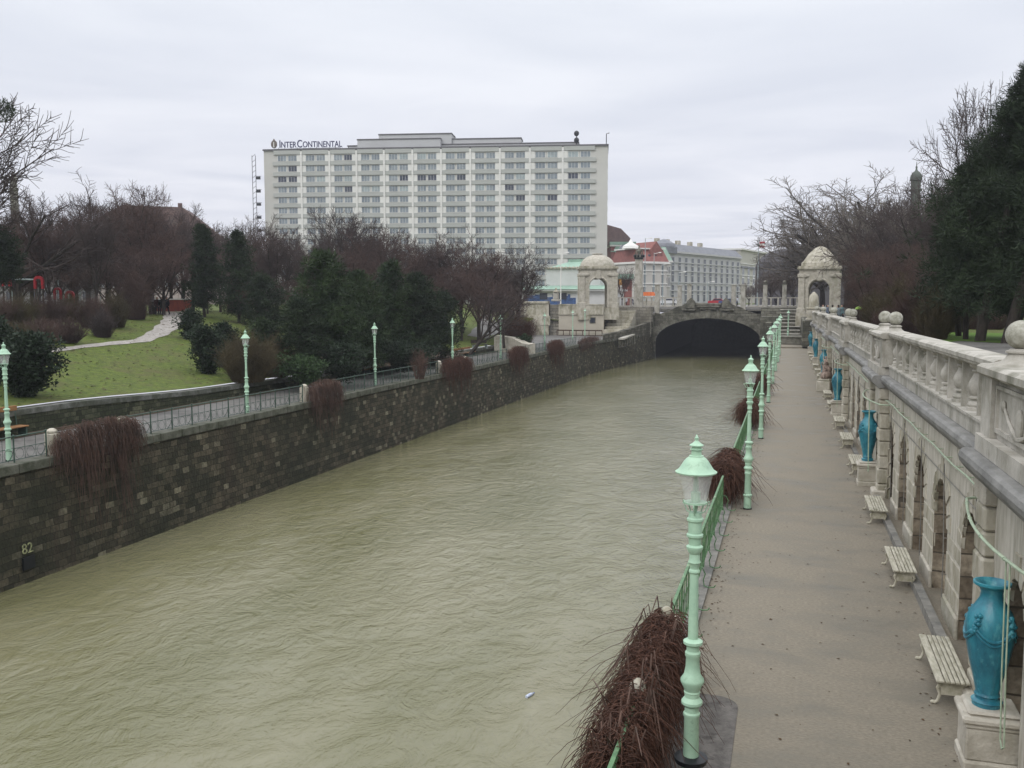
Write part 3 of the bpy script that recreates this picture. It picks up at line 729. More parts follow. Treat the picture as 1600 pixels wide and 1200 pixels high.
# balustrades
def baluster_mb():
    m = MB(); m.lathe([(.20, 0), (.20, .05), (.17, .06), (.185, .10), (.17, .14), (.12, .17), (.12, .19), (.165, .205), (.165, .23), (.12, .25), (.16, .31), (.19, .40), (.175, .48), (.12, .58), (.10, .64), (.13, .67), (.13, .69), (.105, .70), (.15, .74), (.17, .76), (.17, .80)], 14)
    return m
grp = 'stone balustrade sections on the terrace edge'
names = ['before the nearest ball topped pier', 'between the nearest single ball and the first pair of balls', 'between the first and second pairs of stone balls', 'between the second and third pairs of stone balls', 'fourth along the terrace edge', 'fifth along the terrace edge', 'farthest on the terrace edge by the domed pavilion']
proto = None
Lb = BAY - 4.2
for k in range(-1, 6):
    y0 = P0 + BAY * k + 2.1
    if proto is None:
        e = proto = empty('stone_balustrade', W(.15, y0, 3.8), WRZ, '', 'balustrade', grp, rx=WRX)
        m = MB(); m.box(-.22, .22, 0, Lb, .0, .26); m.box(-.26, .26, 0, Lb, .262, .31); m.build('base_course', M_white, e)
        m = MB(); pl = [(-.20, 1.115), (-.24, 1.15), (-.24, 1.18), (-.27, 1.2), (-.27, 1.27), (-.2, 1.31), (.2, 1.31), (.27, 1.27), (.27, 1.2), (.24, 1.18), (.24, 1.15), (.20, 1.115)]
        m.prism(pl, 1, 0, Lb); m.build('handrail', M_white, e)
        n = 10; st = Lb / n; b = baluster_mb().build('baluster', M_white, e); b.location = (0, st * .62, .31)
        m = MB(); m.box(-.17, .17, -.05, .05, .31, 1.114); p_ = m.build('upright', M_white, e)
        for i in range(1, n):
            c = b.copy(); col.objects.link(c); c.location.y = st * (i + .62)
            c = p_.copy(); col.objects.link(c); c.location.y = st * i + .1
        p_.location.y = .1; pt = tree_of(proto); e['label'] = 'pale stone balustrade ' + names[0]
    else: copy_tree(proto, W(.15, y0, 3.8), WRZ, 'pale stone balustrade ' + names[k + 1], tree=pt)
pp = None
pn = ['with large ball at the right picture edge', 'topped by the first full pair of stone balls', 'topped by the second pair of stone balls', 'topped by the third pair of stone balls', 'fourth beyond the camera along the terrace', 'fifth beyond the camera along the terrace', 'last one by the domed pavilion']
for k in range(0, 6):
    y0 = P0 + BAY * k
    if pp is None:
        e = pp = empty('balustrade_pier', W(0, y0, 3.8), WRZ, '', 'pier', 'ball topped piers of the terrace balustrade', rx=WRX)
        m = MB()
        m.box(-.34, .42, -2.0, 2.0, 0, .24); m.box(-.18, .38, -2.08, 2.08, .242, 1.08)
        for s in (-1, 1): m.box(-.27, .40, s * 1.7 - .33, s * 1.7 + .33, .242, 1.082)
        m.box(-.22, -.179, -1.3, 1.3, .34, .40); m.box(-.22, -.179, -1.3, 1.3, .95, 1.0); m.box(-.22, -.179, -1.34, -1.28, .34, 1.0); m.box(-.22, -.179, 1.28, 1.34, .34, 1.0)
        m.build('shaft', M_white, e)
        m = MB()
        m.prism([(-.28, 1.083), (-.34, 1.13), (-.34, 1.22), (-.28, 1.26), (.42, 1.26), (.46, 1.2), (.46, 1.083)], 1, -2.1, 2.1)
        m.build('coping', M_white, e)
        m = MB(); m.tube([(-.2, -.85 + .1 * q, .72 - .30 * sin(pi * q / 17)) for q in range(18)], [.02 + .02 * sin(pi * q / 17) for q in range(18)], 6)
        for q in (-.9, .9): m.ell((-.2, q, .74), (.04, .08, .08), 8, 6)
        m.ell((-.2, 0, .6), (.05, .14, .2), 10, 8); m.build('garland_relief', M_white, e)
        for s in (-1, 1):
            m = MB(); m.lathe([(.40, 0), (.38, .02), (.25, .05), (.19, .10), (.165, .155), (.16, .17), (.19, .175), (.19, .20), (.15, .215), (.13, .235)], 20, (.12, s * 1.6, 1.26)); m.build('ball_plinth', M_white, e)
            m = MB(); m.ell((.12, s * 1.6, 1.26 + .43), (.205, .205, .205), 28, 18); m.build('ball_finial', mat('lichen_ball_stone', (.43, .42, .36), .9, (.26, .25, .2), 9, .006, 40, c3=(.16, .155, .12), s3=3, t3=(.5, .7)), e)
        e['label'] = 'white stone pier ' + pn[0]; ppt = tree_of(pp)
    else: copy_tree(pp, W(0, y0, 3.8), WRZ, 'white stone pier ' + pn[k], tree=ppt)

# green pipe / climbing wires in front of the wall
def pipes(k, label):
    y0 = P0 + BAY * k; e = empty('green_pipe', W(0, y0, 0), WRZ, label, 'pipe', 'pale green pipes along the arcaded wall', rx=WRX)
    m = MB(); pts = [(-.12, 2.2, 3.08)] + [(-.15, 2.4 + 1.2 * i, 3.1 + .02 * sin(i * 2)) for i in range(12)] + [(-.16, BAY - 2.4, 3.08)]
    m.tube(pts, .017, 6)
    for i in range(14): m.tube([(.02, 2.5 + 1.05 * i, 3.1), (-.15, 2.5 + 1.05 * i, 3.1)], .01, 4)
    m.build('pipe', M_pipe, e)
    m = MB(); a = [(-.32 - .26 * sin(pi * q / 14), 2.5 - 5.0 * q / 14, 2.95) for q in range(15)]; m.tube([(-.05, 2.62, 2.95), (-.2, 2.6, 2.95)] + a + [(-.05, -2.6, 2.95)], .021, 7)
    for q in (1, 4, 7, 10, 13): m.tube([(a[q][0], a[q][1] - .02, 2.95), (a[q][0], a[q][1] + .02, 2.95)], .029, 6)
    m.build('bowed_pipe', M_pipe, e)
    m = MB()
    for yy in (-1.26, -1.06): m.tube([(-.5, yy, 2.95), (-.49, yy, 1.6), (-.47, yy, .75)], .010, 5)
    m.tube([(-.47, -1.26, .75), (-.47, -1.16, .68), (-.47, -1.06, .75)], .010, 5)
    m.build('vertical_pipe', M_pipe, e)
    m = MB()
    for a_ in ARC:
        m.tube([(-.12, a_ - HW - .12, 2.93), (-.07, a_ - HW - .1, 1.2), (-.07, a_ - HW - .1, .35)], .010, 4)
        for z in (1.5, .8): m.tube([(.0, a_ - HW - .1, z), (-.09, a_ - HW - .1, z)], .008, 4)
    m.tube([(-.03, 2.2, 2.62), (-.03, BAY - 2.2, 2.62)], .012, 4)
    m.build('climbing_wire', M_conc, e)
for k, l in enumerate(['pale green pipe bowing round the pier behind the nearest blue vase', 'pale green pipe on the wall past the second blue vase', 'pale green pipe on the wall past the third blue vase', 'thin far green pipe on the wall past the fourth blue vase']): pipes(k, l)

# vases on pedestals
def vase_proto():
    e = empty('glazed_vase', (0, 0, 0), 0, '', 'vase', 'turquoise vases along the arcaded wall')
    m = MB(); m.lathe([(.21, 0), (.21, .05), (.225, .065), (.21, .08), (.17, .10), (.165, .13), (.185, .15), (.175, .17), (.165, .19), (.215, .40), (.28, .64), (.335, .90), (.355, 1.08), (.345, 1.20), (.30, 1.32), (.22, 1.43), (.165, 1.52), (.155, 1.60), (.175, 1.66), (.25, 1.70), (.265, 1.715), (.265, 1.745), (.235, 1.75), (.16, 1.70), (.12, 1.6)], 36)
    # shallow flutes
    for i, p in enumerate(m.v):
        if .25 < p[2] < 1.0:
            a = math.atan2(p[1], p[0]); k = 1 + .018 * cos(a * 9); m.v[i] = (p[0] * k, p[1] * k, p[2])
    m.build('vase_body', M_turq, e, ang=40)
    m = MB()
    def rad(z):
        pr = [(.335, .90), (.355, 1.08), (.345, 1.20), (.30, 1.32), (.22, 1.43)]
        for (a, b_), (c, d) in zip(pr, pr[1:]):
            if b_ <= z <= d: return lerp(a, c, (z - b_) / (d - b_))
        return .33
    for k in range(4):
        a0 = k * pi / 2 + pi / 4
        for dz, rr in ((0, .022), (-.06, .018)):
            pts = []
            for q in range(13):
                a = a0 + (pi / 2) * q / 12; z = 1.16 + dz - .17 * sin(pi * q / 12); r_ = rad(max(z, .9)) + .008; pts.append((r_ * cos(a), r_ * sin(a), z))
            m.tube(pts, rr, 6)
        random.seed(k)
        for q in range(16):
            a = a0 + random.uniform(-.16, .16); z = 1.21 + random.uniform(-.14, .12); r_ = rad(min(z, 1.43)) + .02
            m.ell((r_ * cos(a), r_ * sin(a), z), (.035, .035, .03), 7, 5)
    m.build('garland', M_turq, e)
    return e
VP = vase_proto(); VT = tree_of(VP)
def pedestal_proto():
    e = empty('vase_pedestal', (0, 0, 0), 0, '', 'pedestal', 'stone pedestals under the turquoise vases')
    m = MB(); m.bev(-.38, .42, -.38, .38, -.05, .20, .03); m.bev(-.35, .40, -.35, .35, .20, .62, .02); m.build('shaft', M_stone, e)
    m = MB(); m.bev(-.37, .40, -.37, .37, .62, .68, .02); m.bev(-.41, .42, -.41, .41, .68, .78, .03); m.bev(-.33, .38, -.33, .33, .78, .84, .03); m.build('cap', M_stone, e)
    return e
PP = pedestal_proto(); PT = tree_of(PP)
vn = ['nearest and largest turquoise vase at the lower right behind two thin pipes', 'second turquoise vase beside the near pilaster of the balled pier', 'third turquoise vase nearer than the putti sculpture', 'fourth turquoise vase just beyond the putti sculpture', 'small distant turquoise vase second from the far end', 'tiny farthest turquoise vase by the end of the walk']
for k in range(6):
    y = P0 + BAY * k; x = 2.57 - WRZ * (y - WY)
    if k == 0: VP.scale = (.84, .84, .93); VP.location = (x - .05, y - .05, .78); VP['label'] = vn[0]; PP.scale = (.88, .88, 1); PP.location = (x - .02, y - .05, -.06); PP['label'] = 'pale stone pedestal carrying the ' + 'nearest turquoise vase'
    else:
        copy_tree(VP, (x - .03, y, .78), k * pi / 2, vn[k], tree=VT); copy_tree(PP, (x, y, -.06), 0, 'pale stone pedestal carrying the ' + ['', 'second vase', 'third vase', 'fourth vase', 'fifth, small distant vase', 'tiny farthest vase'][k], tree=PT)

# benches
def bench_proto():
    e = empty('slatted_bench', (0, 0, 0), 0, '', 'bench', 'backless slatted benches along the arcaded wall')
    m = MB()
    for i, (x, wd) in enumerate([(-.23, .12), (-.10, .062), (-.032, .062), (.036, .062), (.104, .062), (.172, .065)]): m.bev(x, x + wd - .008, -1.0, 1.0, .37, .405, .008)
    m.build('seat', M_bench, e)
    for s in (-1, 1):
        m = MB(); y = s * .88
        m.cbox((0, y, .345), (.40, .05, .045)); m.cbox((-.0, y, .24), (.30, .02, .17))
        for q in (-1, 1):
            m.tube([(q * .15, y, .34), (q * .19, y, .25), (q * .16, y, .15), (q * .19, y, .05), (q * .24, y, .02)], [.028, .03, .022, .022, .03], 7); m.ell((q * .25, y, .03), (.04, .03, .028), 8, 6)
        m.build('leg', M_cream, e)
    return e
BP = bench_proto(); BT = tree_of(BP); first = True
bl = ['beside the nearest turquoise vase', 'second nearest, before the arches of the first bay', 'third nearest, just short of the second turquoise vase', 'just past the second turquoise vase', 'fifth from the camera', 'sixth from the camera, short of the third vase', 'just past the third turquoise vase', 'eighth from the camera, level with the putti', 'ninth from the camera, past the putti', 'just past the fourth turquoise vase', 'eleventh from the camera', 'twelfth from the camera', 'small far one past the fifth vase', 'second last at the far end', 'last one at the far end of the walk']
i = 0
for k in range(5):
    for d in (2.55, 8.35, 14.1):
        y = P0 + BAY * k + d; x = 2.40 - WRZ * (y - WY); lb = 'pale slatted bench ' + bl[i]
        if first: BP.location = (x, y, 0); BP['label'] = lb; first = False
        else: copy_tree(BP, (x, y, 0), 0, lb, tree=BT)
        i += 1

# ================================================================ FAR END: tunnel portal, walls, stairs
M_port = masonry('portal_masonry', 'XZ', .9, .45, [(0, (.09, .085, .065)), (.5, (.16, .15, .12)), (1, (.25, .24, .19))], (.03, .03, .022), .02, .05, stain=(.05, .05, .035), stain_s=.35, stain_t=(.42, .62))
M_portS = mat('dark_weathered_stone', (.20, .19, .155), .9, (.09, .085, .065), 1.2, .06, 5, c3=(.05, .05, .035), s3=.5, t3=(.5, .65))
M_beige = mat('beige_render', (.46, .42, .34), .9, (.41, .37, .30), .5, c3=(.36, .33, .27), s3=.2, t3=(.5, .7))
M_rust = masonry('station_stone', 'XZ', 1.1, .5, [(0, (.25, .23, .19)), (1, (.40, .37, .31))], (.12, .11, .09), .03, .05, stain=(.17, .155, .12), stain_s=.4, stain_t=(.45, .65))
YP = 162.0; AX, AHW, ASP, ARI = -13.6, 8.9, -1.3, 4.0
e = empty('tunnel_portal', (AX, YP, 0), 0, 'weathered stone portal with low dark arch swallowing the river', 'portal')
def otop(x):
    a = abs(x); pts = [(0, 5.3), (2.2, 5.3), (2.3, 5.6), (3.3, 5.5), (4.6, 4.75), (5.4, 4.7), (6.2, 4.1), (8.2, 3.45), (9.5, 3.6), (12.2, 3.6)]
    if x > 9: return lerp(3.55, .9, min(1, (x - 9) / 3))
    for (p, z), (q, y) in zip(pts, pts[1:]):
        if p <= a <= q: return lerp(z, y, (a - p) / (q - p))
    return 3.6
xs = sorted(set([-13.4, -12, -10.5, -9.4] + [AHW * cos(pi * k / 36) for k in range(37)] + [2.2, 2.3, -2.2, -2.3, 9.4, 10.5, 12]))
def abot(x): return ASP + ARI * math.sqrt(max(0, 1 - (x / AHW) ** 2)) if abs(x) <= AHW - 1e-6 else -6
m = MB()
for a, b_ in zip(xs, xs[1:]):
    inside = abs((a + b_) / 2) < AHW
    za = ASP + ARI * math.sqrt(max(0, 1 - (a / AHW) ** 2)) if inside else -6; zb = ASP + ARI * math.sqrt(max(0, 1 - (b_ / AHW) ** 2)) if inside else -6
    m.quad((a, 0, za), (b_, 0, zb), (b_, 0, otop(b_)), (a, 0, otop(a)))
    m.quad((a, 0, otop(a)), (b_, 0, otop(b_)), (b_, .7, otop(b_)), (a, .7, otop(a)))
    m.quad((b_, .7, -2 if not inside else 3), (a, .7, -2 if not inside else 3), (a, .7, otop(a)), (b_, .7, otop(b_)))
m.build('front_wall', M_port, e)
m = MB(); random.seed(4)
nv = 33
for k in range(nv):
    a0, a1 = pi * (k + .04) / nv, pi * (k + .96) / nv; ro = random.uniform(.85, 1.25); pr = random.uniform(.08, .22)
    def pe(a, g): return (-(AHW + g) * cos(a), ASP + (ARI + g) * sin(a))
    pts = [pe(a0, 0), pe(a0, ro), pe(a1, ro), pe(a1, 0)]; b = len(m.v)
    for p in pts: m.v.append((p[0], .02, p[1]))
    for p in pts: m.v.append((p[0], -pr, p[1]))
    m.f.append((b + 4, b + 5, b + 6, b + 7)); m.sm.append(False)
    for i in range(4): j = (i + 1) % 4; m.f.append((b + i, b + j, b + 4 + j, b + 4 + i)); m.sm.append(False)
m.build('arch_ring', M_portS, e, fixn=True)
m = MB()
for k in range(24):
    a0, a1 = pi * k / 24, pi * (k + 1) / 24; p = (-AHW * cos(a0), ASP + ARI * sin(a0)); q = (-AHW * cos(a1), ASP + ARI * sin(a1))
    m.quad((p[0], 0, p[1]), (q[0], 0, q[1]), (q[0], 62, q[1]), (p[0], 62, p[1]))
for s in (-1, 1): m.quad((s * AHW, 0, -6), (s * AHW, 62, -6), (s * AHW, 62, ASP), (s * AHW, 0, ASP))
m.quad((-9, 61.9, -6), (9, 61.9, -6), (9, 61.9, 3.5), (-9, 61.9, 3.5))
m.build('vault', mat('dark_vault', (.035, .034, .036), .9, (.02, .02, .022), 2), e)  # near-black colour over the whole vault and its end wall
m = MB(); m.bev(-1.9, 1.9, -.75, .3, 4.55, 4.85, .08); m.bev(-1.4, 1.4, -.5, .3, 4.2, 4.55, .08); m.bev(-.5, .5, -.3, .1, 2.7, 4.2, .1); m.bev(-2.1, 2.1, -.3, .5, 4.86, 5.28, .1)
for s in (-1, 1):
    m.prism([(s * 2.3, 4.4), (s * 3.9, 4.4), (s * 3.6, 5.6), (s * 2.9, 6.2), (s * 2.3, 5.6)], 1, -.35, .5)
    m.bev(min(s * 2.2, s * 4.4), max(s * 2.2, s * 4.4), -.55, .1, 4.0, 4.25, .05)
m.build('crest', M_portS, e, fixn=True)
m = MB()
for s in (-1, 1):
    m.bev(s * 10 - .75, s * 10 + .75, -.5, .3, -6, 3.1 if s < 0 else 1.6, .08)
    m.bev(s * 10 - .95, s * 10 + .95, -.65, .3, 3.1 if s < 0 else 1.6, 3.5 if s < 0 else 1.9, .06)
m.ell((-10, -.55, 2.2), (.5, .2, .6), 10, 8)
m.build('buttress', M_portS, e)
# wing of the left wall with blind balustrade
e = empty('wing_wall', (-25, 150, 0), 0, 'high mossy stone wing wall stepping towards the tunnel portal', 'wall')
m = MB()
for a, b_, z0, z1 in ((131, 141, .9, 1.1), (141, 150, 1.1, 1.6), (150, 162, 1.6, 2.2)):
    xa, xb = xl(a) + .05, xl(b_) + .05
    m.quad((xa + 25, a - 150, -.2), (xb + 25, b_ - 150, -.2), (xb + 25, b_ - 150, z1), (xa + 25, a - 150, z0))
    m.quad((xa + 25, a - 150, z0), (xb + 25, b_ - 150, z1), (xb + 24.3, b_ - 150, z1), (xa + 24.3, a - 150, z0))
m.build('masonry_face', masonry('wing_masonry', 'YZ', .7, .4, [(0, (.07, .065, .05)), (.6, (.14, .13, .10)), (1, (.22, .21, .17))], (.02, .02, .015), .02, .04, stain=(.05, .045, .03), stain_s=.4, stain_t=(.42, .62)), e)
m = MB(); 
for a, b_, z in ((137, 147, -.05),):
    m.prism([(a - 150, z), (a - 150, z + .22), (b_ - 150, z + .52), (b_ - 150, z + .3)], 0, xl(142) + 25, xl(142) + 25.9)
m.build('ledge', M_white, e, fixn=True)
m = MB()
for k in range(7): m.lathe([(.2, 0), (.13, .2), (.24, .6), (.15, 1.0), (.2, 1.2)], 8, (xl(137.5 + k * 1.3) + 25.6, -12.5 + k * 1.35, -1.3 + k * .04))
m.build('balusters', M_portS, e)
# river wall under the right promenade
e = empty('quay_wall', (-1.9, 60, 0), 0, 'dark quay wall carrying the gravel walk above the river', 'wall')
m = MB(); pl = [(-1.95, -10), (-1.95, 112), (-2.6, 135), (-4.7, 162)]
for (xa, a), (xb, b_) in zip(pl, pl[1:]): m.quad((xb + 1.9, b_ - 60, -6), (xa + 1.9, a - 60, -6), (xa + 1.9, a - 60, -.02), (xb + 1.9, b_ - 60, -.02))
m.build('masonry_face', M_dark, e)
# end of the walk: landing, block and stairs
m = MB(); m.prism([(-1.94, 118), (3.2, 118), (3.2, 162), (-4.6, 162), (-2.6, 135)], 2, -.2, .18); struct(m.build('landing', M_gravel, fixn=True))
e = empty('stone_steps', (0, 134, .2), 0, 'broad pale stone steps climbing from the walk to the plaza', 'steps')
for i in range(9):
    m = MB(); m.bev(-1.6, 1.3, i * 2.2, i * 2.2 + (24 - i * 2.2), i * .46, i * .46 + .458, .04); m.build('step', M_port if i % 2 else M_portS, e)
m = MB()
for i in range(9): m.bev(-1.7, 1.3, i * 2.2 - .12, i * 2.2 + .5, i * .46 + .36, i * .46 + .47, .02)
m.build('nosing', M_white, e)
e = empty('stone_block', (0, 124, .2), 0, 'dark squared stone block at the foot of the broad steps', 'block')
m = MB(); m.bev(-1.5, 1.7, 0, 5, 0, .85, .06); m.build('body', M_portS, e); m = MB(); m.bev(-1.6, 1.8, -.1, 5.1, .85, 1.0, .04); m.build('slab', M_portS, e)
e = empty('wing_wall', (-3, 150, 0), 0, 'stepped dark stone cheek wall right of the tunnel mouth', 'wall')
m = MB()
for i in range(6): y0 = -12 + i * 4; xx = lerp(-2.7, -4.5, i / 6) + 3; m.bev(xx - .25, xx + .75, y0, y0 + 4, -.1, .7 + i * .55, .06)
m.build('masonry', M_port, e)
# left forecourt walls
e = empty('station_wall', (-35, 150, 0), 0, 'plain beige rendered wall with one small square window below the plaza', 'wall')
pL, pR = at(873, 500, Y=150).x + 35, at(943, 500, Y=150).x + 35
m = MB(); m.box(pL, pR, 0, .5, 0, 3.55); m.build('render', M_beige, e)
m = MB(); m.box(pL, pR, -.12, .6, 3.552, 5.0); m.box(pL, pR, -.2, .65, 3.40, 3.549); m.box(pL, pR, -.2, .65, 5.002, 5.15); m.build('parapet', M_stoneD, e)
wx = at(926, 500, Y=150).x + 35
m = MB(); m.box(wx - .5, wx + .5, -.06, .1, 2.0, 3.0); f = m.build('window', M_portS, e); m = MB(); m.box(wx - .38, wx + .38, -.065, .1, 2.1, 2.88); m.build('pane', M_winD, f)
m = MB(); m.box(pL, pR, -1.2, -.9, .75, .95); m.box(pL, pR, -1.2, -1.15, 0, .1)
for k in range(8): m.box(pL + k * (pR - pL) / 7 - .05, pL + k * (pR - pL) / 7 + .05, -1.2, -1.1, 0, .75)
m.build('handrail', M_reddark, e)
e = empty('rusticated_building', (-42, 150, 0), 0, 'rusticated grey stone front with pilaster and arched window beside the beige wall', 'building')
a, b_ = at(800, 500, Y=150).x + 42, at(858, 500, Y=150).x + 42
m = MB(); m.box(a, b_, .05, 8, -.5, 5.0); m.build('front_wall', M_rust, e)
m = MB(); m.bev(b_, pL - 7 - .0 + 0, -.5, .6, -.5, 5.2, .06); m.bev(b_ - .1, pL - 7 + .1, -.7, .6, 5.2, 5.6, .05); m.bev(b_ + .25, pL - 7.2, -.62, -.4, 1.6, 3.2, .04); m.build('pilaster', M_stoneD, e)
m = MB(); m.box(a, b_, -.15, .6, 5.002, 5.25); m.box(a, b_, -.1, .049, 3.5, 3.75); m.build('cornice', M_stoneD, e)
wx = at(828, 500, Y=150).x + 42
m = MB(); m.prism([(wx - .9, 1.6)] + [(wx - .9 * cos(pi * k / 10), 2.3 + .7 * sin(pi * k / 10)) for k in range(11)] + [(wx + .9, 1.6)], 1, -.03, .1); m.build('window', M_winD, e, fixn=True)
m = MB(); m.box(wx - .9, wx + .9, -.04, -.031, 2.25, 2.31); m.box(wx - .03, wx + .03, -.04, -.031, 1.6, 3.0); m.build('window_bar', M_stone, e)
e = empty('stone_finial', (at(868, 470, Y=149.6).x, 149.9, 5.6), 0, 'pale stone urn finial on the pillar left of the domed pavilion', 'finial')
m = MB(); m.bev(-.7, .7, -.45, .45, 0, .35, .06); m.bev(-.45, .45, -.3, .3, .35, 1.5, .08); m.build('body', M_white, e)
m = MB(); m.lathe([(.5, 1.5), (.55, 1.6), (.3, 1.7), (.2, 1.85), (.12, 2.0), (.2, 2.1), (0, 2.25)], 12); m.build('urn', M_stoneD, e)
# terrace between forecourt and portal, with stairs
m = MB(); m.box(-41, -29.6, 150.5, 162.5, -.5, 4.6); m.box(-29.6, -23, 159, 162.5, -.5, 4.6); struct(m.build('plaza_terrace', M_rust))
e = empty('stone_steps', (-27, 149, 0), 0, 'weathered stone steps below the left domed pavilion', 'steps')
for i in range(8):
    m = MB(); m.bev(-2.4, 1.6, i * 1.2, 9.9, i * .5, i * .5 + .498, .04); m.build('step', M_stoneD, e)
m = MB(); m.bev(-4.7, -1.75, 152, 162.5, -.5, 3.2, .05); m.bev(-4.7, 3.34, 156, 162.6, -.5, 4.61, .05); m.bev(1.35, 3.34, 118, 156, -.5, 3.4, .05); struct(m.build('plaza_terrace', M_port))
# curved ramp wall near the leaning tree
e = empty('stone_ramp', (0, 0, 0), 0, 'pale stone ramp parapet curving down to the left promenade', 'ramp')
pr = [(772, 524, 106, .9), (800, 528, 104, .6), (815, 536, 101, .3), (826, 538, 99, 0)]
m = MB(); q = [at(x, y, D=D) for x, y, D, _ in pr]
for i in range(3):
    a, b_ = q[i], q[i + 1]; za, zb = a.z + .0, b_.z
    m.quad((a.x, a.y, -.1), (b_.x, b_.y, -.1), (b_.x, b_.y, zb), (a.x, a.y, za)); m.quad((a.x, a.y, za), (b_.x, b_.y, zb), (b_.x + .3, b_.y + 1.6, zb), (a.x + .3, a.y + 1.6, za))
m.quad((q[3].x, q[3].y, -.1), (q[3].x + .3, q[3].y + 1.6, -.1), (q[3].x + .3, q[3].y + 1.6, q[3].z), (q[3].x, q[3].y, q[3].z))
m.build('parapet', M_stone, e)

# ---------------------------------------------------------------- plaza balustrade and lantern pillars
def bx(px, Y=162.9): return at(px, 480, Y=Y).x
def plaza_rail(px0, px1, label):
    x0, x1 = bx(px0), bx(px1); e = empty('plaza_balustrade', (x0, 162.9, 0), 0, label, 'balustrade', 'pale balustrade sections above the tunnel portal'); L = x1 - x0
    m = MB(); m.box(0, L, -.15, .15, 4.0, 4.85); m.build('base_course', M_white, e)
    m = MB(); m.box(0, L, -.12, .12, 6.1, 6.28); m.build('handrail', M_white, e)
    n = max(2, round(L / 1.25))
    for k in range(n):
        m = MB(); m.box(L * (k + .5) / n - .13, L * (k + .5) / n + .13, -.1, .1, 4.85, 6.1); m.build('upright', M_white, e)
for a, b_, l in ((962, 990, 'pale balustrade between left pavilion and tall ornamented column'), (1006, 1022, 'short balustrade right of the tall ornamented column'), (1033, 1058, 'balustrade left of the portal crest'), (1168, 1191, 'balustrade right of the portal crest'), (1199, 1221, 'balustrade between the two ball topped pillars'), (1229, 1250, 'balustrade section by the right pavilion')): plaza_rail(a, b_, l)
def pillar(px, ytop, label, ball, wd=.7):
    e = empty('stone_pillar', (bx(px), 162.7, 3.4), 0, label, 'pillar', 'slender stone pillars above the tunnel portal'); h = at(px, ytop, Y=162.7).z - 3.4
    m = MB(); m.bev(-wd / 2 - .1, wd / 2 + .1, -.35, .35, 0, 2.6, .04); m.bev(-wd / 2, wd / 2, -.3, .3, 2.6, h, .04); m.build('shaft', M_white, e)
    m = MB(); m.bev(-wd / 2 - .12, wd / 2 + .12, -.4, .4, h, h + .15, .03)
    if ball: m.ell((0, 0, h + .45), (.3, .3, .3), 12, 8)
    m.build('cap', M_portS if ball else M_white, e)
for px, yt, l, b_ in ((1027, 446, 'pillar right of the orange stall over the portal left flank', 0), (1062, 447, 'left pillar of the pair left of the portal crest', 0), (1077, 445, 'right pillar of the pair left of the portal crest', 0), (1146, 446, 'left pillar of the pair right of the portal crest', 0), (1161, 446, 'right pillar of the pair right of the portal crest', 0), (1195, 445, 'ball topped pillar right of the portal', 1), (1225, 445, 'ball topped pillar nearest the right pavilion', 1)): pillar(px, yt, 'pale stone ' + l, b_)
e = empty('ornamented_column', (bx(998), 162.6, 3.0), 0, 'tall white stone column crowned with dark wreath and figures beside the left pavilion', 'column')
h = at(998, 405, Y=162.6).z - 3.0
m = MB(); m.bev(-.75, .75, -.5, .5, 0, 5.2, .06); m.bev(-.62, .62, -.45, .45, 5.2, h, .05); m.build('shaft', M_white, e)
m = MB(); m.bev(-.75, .75, -.6, .6, h, h + .3, .04)
for k in range(8): a = k * pi / 4; m.ell((.8 * cos(a), .8 * sin(a), h + .55), (.2, .2, .28), 8, 6)
m.build('wreath', M_black, e)
m = MB(); m.lathe([(.55, h + .3), (.3, h + .8), (.42, h + 1.4), (.2, h + 1.8), (.1, h + 2.4), (0, h + 2.6)], 10)
for s in (-1, 1): m.tube([(s * .3, 0, h + .4), (s * .6, 0, h + 1.0), (s * .45, 0, h + 1.7)], [.12, .14, .06], 6)
m.build('figure_group', M_portS, e)

